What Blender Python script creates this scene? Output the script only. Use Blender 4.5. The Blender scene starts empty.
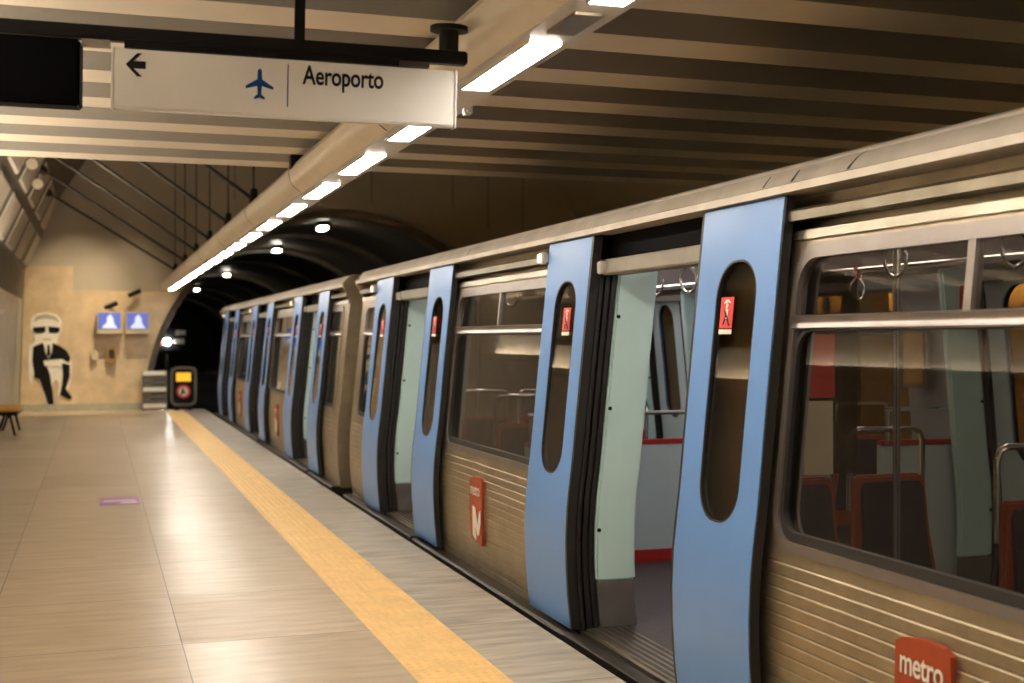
import bpy, bmesh, math, random
import numpy as np
from mathutils import Vector, Matrix

random.seed(7)
R = math.radians
PI = math.pi
scene = bpy.context.scene
COL = scene.collection

# ------------------------------------------------------------------ camera, world, exposure
FPX = 1250.0
cam_d = bpy.data.cameras.new('camera')
cam_d.sensor_width = 36.0
cam_d.lens = FPX / 1024.0 * 36.0
cam_d.clip_start = 0.05
cam_d.clip_end = 300.0
cam_d.dof.use_dof = True
cam_d.dof.focus_distance = 5.9
cam_d.dof.aperture_fstop = 2.4
cam = bpy.data.objects.new('camera', cam_d)
COL.objects.link(cam)
cam.location = (0.0, 0.0, 1.6)
cam.rotation_euler = (R(90.0 - 0.13), 0.0, R(-18.37))
scene.camera = cam

world = bpy.data.worlds.new('world')
scene.world = world
world.use_nodes = True
world.node_tree.nodes['Background'].inputs[0].default_value = (0.9, 0.75, 0.6, 1)
world.node_tree.nodes['Background'].inputs[1].default_value = 0.004

vs = scene.view_settings
vs.view_transform = 'Standard'
vs.look = 'None'
vs.gamma = 1.0
vs.exposure = 0.75
vs.use_curve_mapping = False
scene.cycles.max_bounces = 10
scene.cycles.diffuse_bounces = 5
scene.cycles.transparent_max_bounces = 16
scene.cycles.sample_clamp_indirect = 6.0
scene.cycles.caustics_reflective = False
scene.cycles.caustics_refractive = False

LAMP = 38.0          # brightness of the platform light strip
ADDED_WALL_LAMP = 45.0     # brightness of the lamp trough added along the left wall
WASH = 540.0         # each added lamp that brightens the end wall
CABIN = 4.0          # lamps in the cars

# ------------------------------------------------------------------ materials
M = {}

def nodes_of(name):
    m = bpy.data.materials.new(name)
    m.use_nodes = True
    return m, m.node_tree.nodes, m.node_tree.links, m.node_tree.nodes['Principled BSDF']

def mat(name, col, rough=0.5, metal=0.0, var=0.12, scale=6.0, stretch=(1, 1, 1), bump=0.0, spec=0.5, rvar=0.0, detail=4.0):
    m, N, L, b = nodes_of(name)
    tc = N.new('ShaderNodeTexCoord')
    mp = N.new('ShaderNodeMapping')
    mp.inputs['Scale'].default_value = stretch
    L.new(tc.outputs['Object'], mp.inputs['Vector'])
    nz = N.new('ShaderNodeTexNoise')
    nz.inputs['Scale'].default_value = scale
    nz.inputs['Detail'].default_value = detail
    L.new(mp.outputs[0], nz.inputs['Vector'])
    cr = N.new('ShaderNodeValToRGB')
    cr.color_ramp.elements[0].position = 0.3
    cr.color_ramp.elements[1].position = 0.7
    lo = [max(0.0, c * (1 - var)) for c in col]
    hi = [min(1.0, c * (1 + var)) for c in col]
    cr.color_ramp.elements[0].color = (*lo, 1)
    cr.color_ramp.elements[1].color = (*hi, 1)
    L.new(nz.outputs['Fac'], cr.inputs[0])
    L.new(cr.outputs[0], b.inputs['Base Color'])
    b.inputs['Roughness'].default_value = rough
    b.inputs['Metallic'].default_value = metal
    b.inputs['Specular IOR Level'].default_value = spec
    if rvar:
        mr = N.new('ShaderNodeMapRange')
        mr.inputs['From Min'].default_value = 0.3
        mr.inputs['From Max'].default_value = 0.7
        mr.inputs['To Min'].default_value = max(0.02, rough - rvar)
        mr.inputs['To Max'].default_value = min(1, rough + rvar)
        L.new(nz.outputs['Fac'], mr.inputs['Value'])
        L.new(mr.outputs[0], b.inputs['Roughness'])
    if bump:
        bp = N.new('ShaderNodeBump')
        bp.inputs['Strength'].default_value = bump
        bp.inputs['Distance'].default_value = 0.02
        L.new(nz.outputs['Fac'], bp.inputs['Height'])
        L.new(bp.outputs[0], b.inputs['Normal'])
    M[name] = m
    return m

def emit(name, col, strength):
    m, N, L, b = nodes_of(name)
    b.inputs['Base Color'].default_value = (*[min(1, c) for c in col], 1)
    b.inputs['Emission Color'].default_value = (*col, 1)
    b.inputs['Emission Strength'].default_value = strength
    b.inputs['Roughness'].default_value = 0.4
    M[name] = m
    return m

def glass(name, tint, rough=0.02, ior=1.28):
    m = bpy.data.materials.new(name)
    m.use_nodes = True
    N, L = m.node_tree.nodes, m.node_tree.links
    N.clear()
    out = N.new('ShaderNodeOutputMaterial')
    tr = N.new('ShaderNodeBsdfTransparent')
    tr.inputs[0].default_value = (*tint, 1)
    gl = N.new('ShaderNodeBsdfGlossy')
    gl.inputs['Roughness'].default_value = rough
    gl.inputs['Color'].default_value = (1, 1, 1, 1)
    geo = N.new('ShaderNodeNewGeometry')
    dt = N.new('ShaderNodeVectorMath')
    dt.operation = 'DOT_PRODUCT'
    L.new(geo.outputs['Normal'], dt.inputs[0])
    L.new(geo.outputs['Incoming'], dt.inputs[1])
    g1 = math_node(N, 'SUBTRACT', 1.0, math_node(N, 'ABSOLUTE', dt.outputs['Value']))
    f0 = ((ior - 1) / (ior + 1)) ** 2
    fac = math_node(N, 'ADD', math_node(N, 'MULTIPLY', math_node(N, 'POWER', g1, 5.0), 1 - f0), f0)
    mx = N.new('ShaderNodeMixShader')
    L.new(fac, mx.inputs[0])
    L.new(tr.outputs[0], mx.inputs[1])
    L.new(gl.outputs[0], mx.inputs[2])
    L.new(mx.outputs[0], out.inputs[0])
    M[name] = m
    return m

def math_node(N, op, a, b=None):
    n = N.new('ShaderNodeMath')
    n.operation = op
    for i, v in enumerate((a, b)):
        if v is None:
            continue
        if isinstance(v, (int, float)):
            n.inputs[i].default_value = v
        else:
            n.id_data.links.new(v, n.inputs[i])
    return n.outputs[0]

def stone_floor(name, dark, light, joints=True, rough=0.2, x0=0.42, y0=0.5, tile_x=1.0, tile_y=1.25):
    """polished limestone slabs: veins that run across the platform, thin joints"""
    m, N, L, b = nodes_of(name)
    geo = N.new('ShaderNodeNewGeometry')
    mp = N.new('ShaderNodeMapping')
    mp.inputs['Scale'].default_value = (1.1, 6.0, 1.0)
    L.new(geo.outputs['Position'], mp.inputs['Vector'])
    nz = N.new('ShaderNodeTexNoise')
    nz.inputs['Scale'].default_value = 2.2
    nz.inputs['Detail'].default_value = 3.0
    nz.inputs['Roughness'].default_value = 0.5
    L.new(mp.outputs[0], nz.inputs['Vector'])
    cr = N.new('ShaderNodeValToRGB')
    e = cr.color_ramp.elements
    e[0].position, e[1].position = 0.28, 0.66
    e[0].color, e[1].color = (*dark, 1), (*light, 1)
    L.new(nz.outputs['Fac'], cr.inputs[0])
    col = cr.outputs[0]
    if joints:
        sx = N.new('ShaderNodeSeparateXYZ')
        L.new(geo.outputs['Position'], sx.inputs[0])
        def line(o, off, period, w):
            f = math_node(N, 'FRACT', math_node(N, 'DIVIDE', math_node(N, 'SUBTRACT', o, off - 50 * period), period))
            return math_node(N, 'LESS_THAN', f, w / period)
        j = math_node(N, 'MAXIMUM', line(sx.outputs[0], x0, tile_x, 0.006), line(sx.outputs[1], y0, tile_y, 0.008))
        mx = N.new('ShaderNodeMix')
        mx.data_type = 'RGBA'
        L.new(j, mx.inputs[0])
        L.new(col, mx.inputs[6])
        mx.inputs[7].default_value = (dark[0] * 0.35, dark[1] * 0.33, dark[2] * 0.3, 1)
        col = mx.outputs[2]
    L.new(col, b.inputs['Base Color'])
    # every slab is polished a little differently
    sp = N.new('ShaderNodeSeparateXYZ')
    L.new(geo.outputs['Position'], sp.inputs[0])
    cb = N.new('ShaderNodeCombineXYZ')
    L.new(math_node(N, 'FLOOR', math_node(N, 'DIVIDE', math_node(N, 'SUBTRACT', sp.outputs[0], x0 - 50 * tile_x), tile_x)), cb.inputs[0])
    L.new(math_node(N, 'FLOOR', math_node(N, 'DIVIDE', math_node(N, 'SUBTRACT', sp.outputs[1], y0 - 50 * tile_y), tile_y)), cb.inputs[1])
    wn = N.new('ShaderNodeTexWhiteNoise')
    wn.noise_dimensions = '2D'
    L.new(cb.outputs[0], wn.inputs['Vector'])
    mr = N.new('ShaderNodeMapRange')
    mr.inputs['To Min'].default_value = rough - 0.055
    mr.inputs['To Max'].default_value = rough + 0.07
    L.new(wn.outputs['Value'], mr.inputs['Value'])
    L.new(mr.outputs[0], b.inputs['Roughness'])
    b.inputs['Specular IOR Level'].default_value = 0.4
    M[name] = m
    return m

def steel(name, col, rough, axis='y', grime=0.25):
    """brushed, slightly dirty stainless steel"""
    m, N, L, b = nodes_of(name)
    geo = N.new('ShaderNodeTexCoord')
    mp = N.new('ShaderNodeMapping')
    mp.inputs['Scale'].default_value = (1, 1.2, 30) if axis == 'y' else (1, 30, 1.2)
    L.new(geo.outputs['Object'], mp.inputs['Vector'])
    nz = N.new('ShaderNodeTexNoise')
    nz.inputs['Scale'].default_value = 6.0
    nz.inputs['Detail'].default_value = 5.0
    L.new(mp.outputs[0], nz.inputs['Vector'])
    d = N.new('ShaderNodeTexNoise')
    d.inputs['Scale'].default_value = 3.5
    d.inputs['Detail'].default_value = 6.0
    d.inputs['Roughness'].default_value = 0.7
    L.new(geo.outputs['Object'], d.inputs['Vector'])
    cr = N.new('ShaderNodeValToRGB')
    e = cr.color_ramp.elements
    e[0].position, e[1].position = 0.3, 0.62
    e[0].color = (*[c * (1 - grime) for c in col], 1)
    e[1].color = (*col, 1)
    L.new(d.outputs['Fac'], cr.inputs[0])
    L.new(cr.outputs[0], b.inputs['Base Color'])
    b.inputs['Metallic'].default_value = 1.0
    mr = N.new('ShaderNodeMapRange')
    mr.inputs['To Min'].default_value = rough - 0.08
    mr.inputs['To Max'].default_value = rough + 0.1
    L.new(nz.outputs['Fac'], mr.inputs['Value'])
    L.new(mr.outputs[0], b.inputs['Roughness'])
    bp = N.new('ShaderNodeBump')
    bp.inputs['Strength'].default_value = 0.04
    bp.inputs['Distance'].default_value = 0.01
    L.new(nz.outputs['Fac'], bp.inputs['Height'])
    L.new(bp.outputs[0], b.inputs['Normal'])
    M[name] = m
    return m

stone_floor('floor_stone', (0.43, 0.325, 0.212), (0.56, 0.44, 0.305), rough=0.34)
stone_floor('coping_stone', (0.30, 0.255, 0.20), (0.52, 0.455, 0.37), rough=0.42, tile_x=20.0, x0=9.0, y0=0.45)
mat('tactile_yellow', (0.86, 0.55, 0.21), 0.42, var=0.10, scale=9)
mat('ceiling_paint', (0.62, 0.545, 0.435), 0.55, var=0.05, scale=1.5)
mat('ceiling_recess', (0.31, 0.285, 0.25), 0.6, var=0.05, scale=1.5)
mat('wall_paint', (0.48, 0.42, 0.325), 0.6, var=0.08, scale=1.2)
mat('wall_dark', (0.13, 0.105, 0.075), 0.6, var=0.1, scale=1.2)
mat('marble_cladding', (0.66, 0.51, 0.32), 0.35, var=0.18, scale=2.5, detail=8)
mat('marble_pale', (0.52, 0.47, 0.38), 0.35, var=0.12, scale=2.5, detail=8)
mat('green_paint', (0.40, 0.40, 0.30), 0.5)
mat('yellow_wall', (0.62, 0.47, 0.20), 0.5, var=0.12, scale=1.0)
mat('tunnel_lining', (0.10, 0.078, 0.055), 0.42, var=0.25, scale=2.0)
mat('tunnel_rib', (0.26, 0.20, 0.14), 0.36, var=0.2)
mat('ballast', (0.03, 0.027, 0.024), 0.9, var=0.4, scale=30)
mat('fixture_shell', (0.62, 0.54, 0.42), 0.38, var=0.04)
mat('fixture_plate', (0.60, 0.56, 0.50), 0.4, var=0.04)
mat('black_paint', (0.006, 0.005, 0.005), 0.5, var=0.2, spec=0.15)
mat('display_shade_black', (0.0012, 0.001, 0.002), 0.6, var=0.1, spec=0.04)
mat('dark_metal', (0.045, 0.036, 0.028), 0.5, metal=0.6, var=0.2)
mat('sign_white', (0.78, 0.76, 0.73), 0.35, var=0.015)
mat('sign_blue', (0.004, 0.045, 0.20), 0.5, var=0.05, spec=0.2)
mat('sign_ink', (0.005, 0.005, 0.009), 0.5, var=0.05, spec=0.2)
def blue_paint():
    m = mat('door_blue', (0.125, 0.285, 0.62), 0.33, var=0.06, scale=1.3, stretch=(1, 2.0, 0.7), detail=9, rvar=0.06)
    N, L = m.node_tree.nodes, m.node_tree.links
    nz = [n for n in N if n.type == 'TEX_NOISE'][0]
    nz.noise_dimensions = '4D'
    oi = N.new('ShaderNodeObjectInfo')
    ml = N.new('ShaderNodeMath')
    ml.operation = 'MULTIPLY'
    ml.inputs[1].default_value = 40.0
    L.new(oi.outputs['Random'], ml.inputs[0])
    L.new(ml.outputs[0], nz.inputs['W'])
blue_paint()
steel('steel', (0.46, 0.39, 0.275), 0.43)
mat('header_paint', (0.24, 0.21, 0.165), 0.55, metal=0.2, var=0.12, scale=7)
mat('cantrail_paint', (0.64, 0.57, 0.48), 0.42, metal=0.35, var=0.12, scale=5)
steel('steel_bright', (0.34, 0.30, 0.23), 0.34, grime=0.32)
steel('steel_dark', (0.30, 0.25, 0.18), 0.4)
mat('frame_metal', (0.30, 0.265, 0.245), 0.35, metal=0.85, var=0.08)
mat('chrome', (0.75, 0.73, 0.70), 0.18, metal=1.0, var=0.03)
mat('rubber', (0.016, 0.013, 0.011), 0.48, var=0.2)
mat('sill_metal', (0.055, 0.044, 0.034), 0.42, metal=0.7, var=0.3)
mat('mint_panel', (0.52, 0.70, 0.68), 0.38, var=0.02)
mat('cabin_white', (0.50, 0.60, 0.62), 0.42, var=0.03)
mat('cabin_grey', (0.34, 0.35, 0.37), 0.45, var=0.04)
mat('cabin_ceiling', (0.55, 0.45, 0.44), 0.4, var=0.04)
mat('kick_grey', (0.12, 0.11, 0.10), 0.45, var=0.2)
mat('cabin_floor', (0.055, 0.038, 0.037), 0.5, var=0.5, scale=60)
mat('cabin_red', (0.42, 0.022, 0.018), 0.33, var=0.06)
mat('seat_red', (0.36, 0.062, 0.026), 0.35, var=0.08)
mat('seat_fabric', (0.040, 0.026, 0.036), 0.8, var=0.3, scale=40)
mat('logo_red', (0.36, 0.05, 0.012), 0.42, var=0.05)
mat('sticker_red', (0.62, 0.035, 0.03), 0.4, var=0.04)
mat('print_white', (0.82, 0.76, 0.66), 0.5, var=0.03)
mat('paper', (0.80, 0.70, 0.48), 0.6, var=0.06)
mat('orange_plastic', (0.75, 0.36, 0.05), 0.4, var=0.05)
mat('gate_grey', (0.13, 0.12, 0.10), 0.5, var=0.1)
mat('gate_white', (0.90, 0.87, 0.80), 0.45, var=0.05)
mat('box_tan', (0.36, 0.22, 0.07), 0.45, var=0.2)
mat('box_pale', (0.62, 0.52, 0.36), 0.45, var=0.08)
mat('mural_black', (0.008, 0.007, 0.006), 0.5, var=0.2, spec=0.2)
mat('mural_white', (0.88, 0.84, 0.74), 0.4, var=0.08)
mat('purple', (0.46, 0.20, 0.44), 0.45, var=0.1)
glass('window_glass', (0.60, 0.56, 0.50))
glass('door_glass', (0.62, 0.56, 0.46))
emit('lamp_white', (1.0, 0.91, 0.78), LAMP)
mat('marble_pillar', (0.75, 0.55, 0.30), 0.4, var=0.15, scale=2.5, detail=8)
emit('added_far_glow', (1.0, 0.86, 0.55), 40.0)
emit('added_lamp_dim', (1.0, 0.84, 0.62), LAMP * 0.15)
emit('added_wall_glow', (1.0, 0.89, 0.74), ADDED_WALL_LAMP)
emit('tunnel_lamp_glow', (1.0, 0.95, 0.78), 30.0)
emit('cabin_lamp_glow', (1.0, 0.94, 0.92), CABIN)
emit('screen_glow', (0.10, 0.14, 0.50), 0.36)
emit('screen_white', (0.60, 0.70, 0.95), 0.36)
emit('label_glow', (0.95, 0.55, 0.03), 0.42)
emit('signal_white', (0.9, 1.0, 1.0), 90.0)
emit('signal_red', (1.0, 0.14, 0.08), 6.0)
emit('marker_glow', (1.0, 0.72, 0.45), 1.6)

# ------------------------------------------------------------------ mesh helpers
WLOC = {}

class MB:
    def __init__(s):
        s.v, s.f = [], []

    def add(s, vs_, fs):
        k = len(s.v)
        s.v += [tuple(p) for p in vs_]
        s.f += [tuple(i + k for i in f) for f in fs]
        return s

    def box(s, x0, x1, y0, y1, z0, z1):
        p = [(x0, y0, z0), (x1, y0, z0), (x1, y1, z0), (x0, y1, z0), (x0, y0, z1), (x1, y0, z1), (x1, y1, z1), (x0, y1, z1)]
        return s.add(p, [(0, 3, 2, 1), (4, 5, 6, 7), (0, 1, 5, 4), (1, 2, 6, 5), (2, 3, 7, 6), (3, 0, 4, 7)])

    def prism(s, poly, axis, a, b):
        """closed outline extruded along an axis from a to b; the outline's two numbers fill the other axes in order"""
        n = len(poly)
        def pt(p, t):
            q = list(p)
            q.insert('xyz'.index(axis), t)
            return tuple(q)
        vs_ = [pt(p, a) for p in poly] + [pt(p, b) for p in poly]
        fs = [tuple(range(n)), tuple(range(2 * n - 1, n - 1, -1))]
        fs += [(i, (i + 1) % n, n + (i + 1) % n, n + i) for i in range(n)]
        return s.add(vs_, fs)

    def tube(s, pts, r, n=8, closed=False):
        pts = [Vector(p) for p in pts]
        m = len(pts)
        vs_, fs = [], []
        up = None
        for i, p in enumerate(pts):
            a = pts[i - 1] if (i > 0 or closed) else p
            b = pts[(i + 1) % m] if (i < m - 1 or closed) else p
            t = (b - a).normalized()
            if up is None:
                up = t.orthogonal().normalized()
            up = (up - t * up.dot(t)).normalized()
            w = t.cross(up)
            rr = r[i] if isinstance(r, (list, tuple)) else r
            vs_ += [p + (up * math.cos(2 * PI * k / n) + w * math.sin(2 * PI * k / n)) * rr for k in range(n)]
        for i in range(m if closed else m - 1):
            j = (i + 1) % m
            fs += [(i * n + k, i * n + (k + 1) % n, j * n + (k + 1) % n, j * n + k) for k in range(n)]
        if not closed:
            fs += [tuple(range(n))[::-1], tuple(range((m - 1) * n, m * n))]
        return s.add(vs_, fs)

    def disc(s, c, axis, r, h, n=20):
        poly = [(r * math.cos(2 * PI * k / n), r * math.sin(2 * PI * k / n)) for k in range(n)]
        i = 'xyz'.index(axis)
        o = [q for q in range(3) if q != i]
        return s.prism([(c[o[0]] + p[0], c[o[1]] + p[1]) for p in poly], axis, c[i] - h / 2, c[i] + h / 2)

    def ring(s, c, axis, r0, r1, h, n=24):
        i = 'xyz'.index(axis)
        o = [q for q in range(3) if q != i]
        vs_ = []
        for r in (r0, r1):
            for t in (c[i] - h / 2, c[i] + h / 2):
                for k in range(n):
                    q = [0, 0, 0]
                    q[o[0]] = c[o[0]] + r * math.cos(2 * PI * k / n)
                    q[o[1]] = c[o[1]] + r * math.sin(2 * PI * k / n)
                    q[i] = t
                    vs_.append(tuple(q))
        fs = []
        for k in range(n):
            l = (k + 1) % n
            a, b, c_, d = 0, n, 2 * n, 3 * n
            fs += [(a + k, a + l, b + l, b + k), (c_ + k, d + k, d + l, c_ + l), (a + k, c_ + k, c_ + l, a + l), (b + k, b + l, d + l, d + k)]
        return s.add(vs_, fs)

    def outline_ring(s, outer, inner, back):
        """frame between two outlines of equal length, thickened by the vector back"""
        n = len(outer)
        bk = Vector(back)
        vs_ = [Vector(p) for p in outer] + [Vector(p) for p in inner]
        vs_ += [p + bk for p in vs_]
        fs = []
        for k in range(n):
            l = (k + 1) % n
            fs += [(k, l, n + l, n + k), (2 * n + k, 3 * n + k, 3 * n + l, 2 * n + l), (k, 2 * n + k, 2 * n + l, l), (n + k, n + l, 3 * n + l, 3 * n + k)]
        return s.add(vs_, fs)

    def strip(s, zs, yl, yr, xf, thick, capl=None, capr=None):
        """curved upright sheet of a given thickness: one row per z, edges yl(z)..yr(z), face at xf(z)"""
        vs_, fs = [], []
        for z in zs:
            x = xf(z)
            vs_ += [(x, yl(z), z), (x, yr(z), z), (x + thick, yr(z), z), (x + thick, yl(z), z)]
        for i in range(len(zs) - 1):
            a, b = 4 * i, 4 * i + 4
            fs += [(a, a + 1, b + 1, b), (a + 2, a + 3, b + 3, b + 2)]
            if capr is None or capr(zs[i], zs[i + 1]):
                fs.append((a + 1, a + 2, b + 2, b + 1))
            if capl is None or capl(zs[i], zs[i + 1]):
                fs.append((a + 3, a, b, b + 3))
        e = 4 * (len(zs) - 1)
        fs += [(0, 3, 2, 1), (e, e + 1, e + 2, e + 3)]
        return s.add(vs_, fs)

    def mirror(s, xc):
        s.v = [(2 * xc - p[0], p[1], p[2]) for p in s.v]
        return s

    def build(s, name, m, parent=None, smooth=True, angle=32, origin=None, recalc=True, bevel=0.0):
        me = bpy.data.meshes.new(name)
        vs_ = np.array(s.v, dtype=float)
        lo, hi = vs_.min(0), vs_.max(0)
        if origin is not None:
            c = np.array(origin, dtype=float)
        else:
            c = (lo + hi) / 2
            if parent is None:
                c[2] = lo[2]
        me.from_pydata((vs_ - c).tolist(), [], s.f)
        bm = bmesh.new()
        bm.from_mesh(me)
        bmesh.ops.remove_doubles(bm, verts=bm.verts, dist=1e-5)
        if recalc:
            bmesh.ops.recalc_face_normals(bm, faces=bm.faces)
        if bevel:
            es = [e for e in bm.edges if len(e.link_faces) == 2 and e.calc_face_angle(0) > R(40)]
            bmesh.ops.bevel(bm, geom=es, offset=bevel, segments=2, affect='EDGES', clamp_overlap=True)
        bm.to_mesh(me)
        bm.free()
        for x in (m if isinstance(m, (list, tuple)) else [m]):
            me.materials.append(M[x])
        if smooth:
            for p in me.polygons:
                p.use_smooth = True
            me.set_sharp_from_angle(angle=R(angle))
        o = bpy.data.objects.new(name, me)
        COL.objects.link(o)
        if parent is not None:
            o.parent = parent
            o.location = Vector(c) - WLOC[parent.name]
        else:
            o.location = Vector(c)
        WLOC[o.name] = Vector(c)
        return o

def empty(name, loc):
    o = bpy.data.objects.new(name, None)
    o.empty_display_size = 0.2
    COL.objects.link(o)
    o.location = loc
    WLOC[o.name] = Vector(loc)
    return o

def tag(o, label=None, cat=None, group=None, kind=None):
    for k, v in (('label', label), ('category', cat), ('group', group), ('kind', kind)):
        if v:
            o[k] = v
    return o

def struct(o, label=None):
    o['kind'] = 'structure'
    if label:
        o['label'] = label
    return o

KIDS = {}
def kids(o):
    return [c for c in COL.objects if c.parent == o]

def copy_tree(o, parent=None, idx=None):
    if idx is None:
        idx = {}
        for q in COL.objects:
            if q.parent:
                idx.setdefault(q.parent.name, []).append(q)
    c = o.copy()
    COL.objects.link(c)
    if parent is not None:
        c.parent = parent
    for ch in idx.get(o.name, []):
        copy_tree(ch, c, idx)
    return c

def text_mesh(body, size, extrude, offset=0.0, shear=0.0, space=1.0):
    """flat lettering: returns vertices and faces in the x-y plane, left-aligned on the baseline"""
    cu = bpy.data.curves.new('lettering', 'FONT')
    cu.body = body
    cu.size = size
    cu.extrude = extrude
    cu.offset = offset
    cu.shear = shear
    cu.space_character = space
    cu.resolution_u = 4
    t = bpy.data.objects.new('lettering', cu)
    COL.objects.link(t)
    dg = bpy.context.evaluated_depsgraph_get()
    me = bpy.data.meshes.new_from_object(t.evaluated_get(dg))
    v = [tuple(p.co) for p in me.vertices]
    f = [tuple(p.vertices) for p in me.polygons]
    bpy.data.objects.remove(t)
    bpy.data.curves.remove(cu)
    bpy.data.meshes.remove(me)
    return v, f

def rounded(y0, y1, z0, z1, r, n=6):
    pts = []
    for cy, cz, a in ((y1 - r, z0 + r, -90), (y1 - r, z1 - r, 0), (y0 + r, z1 - r, 90), (y0 + r, z0 + r, 180)):
        for k in range(n + 1):
            t = R(a + 90 * k / n)
            pts.append((cy + r * math.cos(t), cz + r * math.sin(t)))
    return pts

# ================================================================== THE SETTING
Y_NEAR, Y_BACK = -8.0, 29.3
XM = 5.3                         # middle of the station (between the two tracks)
EDGE = 2.34                      # platform edge

# platform floor
fl = MB().box(-1.9, 1.42, Y_NEAR, Y_BACK, -1.05, 0.0).build('floor', 'floor_stone', smooth=False)
struct(fl, 'polished tan limestone platform floor')
co = MB().box(1.84, EDGE, Y_NEAR, Y_BACK, -1.05, 0.0).build('floor_coping', 'coping_stone', smooth=False, bevel=0.004)
struct(co, 'greyer stone coping along the platform edge')
# yellow tactile strip: a base with rows of flat-topped studs
def tactile():
    mb = MB().box(1.42, 1.84, Y_NEAR, Y_BACK, -1.05, 0.002)
    return mb.build('trim_1', 'tactile_yellow', smooth=False)
tp = tactile()
struct(tp, 'yellow tactile strip along the platform')
studs = MB()
y = 3.4
while y < 29.2:
    for i in range(8):
        x = 1.42 + 0.0525 * (i + 0.5)
        w, q = 0.014, 0.009
        p = [(x - w, y - w, 0.002), (x + w, y - w, 0.002), (x + w, y + w, 0.002), (x - w, y + w, 0.002),
             (x - q, y - q, 0.006), (x + q, y - q, 0.006), (x + q, y + q, 0.006), (x - q, y + q, 0.006)]
        studs.add(p, [(4, 5, 6, 7), (0, 1, 5, 4), (1, 2, 6, 5), (2, 3, 7, 6), (3, 0, 4, 7)])
    y += 0.0525
so = studs.build('tactile_studs', 'tactile_yellow', tp, smooth=False, recalc=False)
so['kind'] = 'structure'
# far platform and track bed
p2 = MB().box(2 * XM - EDGE, 12.6, Y_NEAR, Y_BACK, -1.05, 0.0).build('floor_far_side', 'floor_stone', smooth=False)
struct(p2, 'opposite platform floor')
tb = MB().box(EDGE, 2 * XM - EDGE, Y_NEAR, 115.0, -1.3, -1.05).build('ground', 'ballast', smooth=False)
struct(tb, 'dark track bed')

# ribbed ceiling over the near part of the station
CE, CZ = 9.42, 2.88
prof = [(CE, CZ + 0.55), (CE, CZ)]
y = CE
while y > Y_NEAR:
    prof += [(y, CZ), (y - 0.30, CZ), (y - 0.335, CZ + 0.20), (y - 0.675, CZ + 0.20)]
    y -= 0.71
prof += [(y, CZ + 0.20), (y, CZ + 0.55)]
clean = []
for p in prof:
    if not clean or abs(p[0] - clean[-1][0]) + abs(p[1] - clean[-1][1]) > 1e-6:
        clean.append(p)
n = len(clean)
cv = [(-1.62, *p) for p in clean] + [(12.22, *p) for p in clean]
cf = [(i, i + 1, n + i + 1, n + i) for i in range(n - 1)] + [(n - 1, 0, n, 2 * n - 1)]
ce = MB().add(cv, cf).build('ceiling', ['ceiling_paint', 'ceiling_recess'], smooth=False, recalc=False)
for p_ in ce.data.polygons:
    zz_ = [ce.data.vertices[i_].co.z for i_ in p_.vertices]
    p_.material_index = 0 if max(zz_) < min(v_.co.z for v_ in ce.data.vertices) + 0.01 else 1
struct(ce, 'beige ceiling of wide flat ribs across the platform')
bk = MB().box(-1.62, 12.22, CE - 0.25, CE - 0.02, CZ + 0.5, 6.4).build('wall_above_ceiling', 'wall_paint', smooth=False)
struct(bk)
hc = MB().box(-1.62, 12.22, CE - 0.25, Y_BACK + 0.3, 6.35, 6.6).build('ceiling_hall', 'wall_dark', smooth=False)
struct(hc)

# side walls with leaning vault above
LP = [(-1.67, -0.02), (-1.57, 2.4), (-1.50, 3.12), (-0.75, 4.75), (0.30, 6.40)]
def side_wall(sign, name, m, y0, y1):
    n = len(LP)
    vs_ = []
    for yy in (y0, y1):
        for x, z in LP:
            vs_.append((x if sign > 0 else 2 * XM - x, yy, z))
    for yy in (y0, y1):
        for x, z in reversed(LP):
            q = x - 0.3
            vs_.append((q if sign > 0 else 2 * XM - q, yy, z))
    fs = [(i, i + 1, n + i + 1, n + i) for i in range(n - 1)]
    fs += [(2 * n + i, 2 * n + i + 1, 3 * n + i + 1, 3 * n + i) for i in range(n - 1)]
    fs += [tuple(list(range(n)) + list(range(2 * n, 3 * n))), tuple(list(range(n, 2 * n)) + list(range(3 * n, 4 * n)))]
    return MB().add(vs_, fs).build(name, m, smooth=False)
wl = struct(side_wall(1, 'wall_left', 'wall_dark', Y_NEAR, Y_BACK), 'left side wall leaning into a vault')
wr = struct(side_wall(-1, 'wall_right', 'wall_paint', Y_NEAR, Y_BACK), 'far side wall beyond the train')

def on_vault(t, off):
    """a point on the leaning part of the vault, t from 0 at its foot to 1, lifted off it by off"""
    a, b = Vector((LP[2][0], 0, LP[2][1])), Vector((LP[3][0], 0, LP[3][1]))
    d = (b - a)
    nrm = Vector((d.z, 0, -d.x)).normalized()
    p = a + d * t + nrm * off
    return p.x, p.z
def vault_panels(wall, sign):
    y = 12.6
    while y < 28.4:
        for t0, t1 in ((0.04, 0.42), (0.52, 0.92)):
            (xa, za), (xb, zb) = on_vault(t0, 0.0), on_vault(t1, 0.0)
            (xc, zc), (xd, zd) = on_vault(t0 + 0.02, 0.03), on_vault(t1 - 0.02, 0.03)
            poly = [(xa, za), (xb, zb), (xd, zd), (xc, zc)]
            if sign < 0:
                poly = [(2 * XM - p[0], p[1]) for p in poly]
            n = 4
            vs_ = [(p[0], y, p[1]) for p in poly] + [(p[0], y + 1.75, p[1]) for p in poly]
            fs = [(0, 1, 2, 3), (7, 6, 5, 4)] + [(i, (i + 1) % n, n + (i + 1) % n, n + i) for i in range(n)]
            o = MB().add(vs_, fs).build('wall_panel', 'wall_paint', wall, smooth=False)
            o['kind'] = 'structure'
        y += 2.5
vault_panels(wl, 1)
vault_panels(wr, -1)
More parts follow.
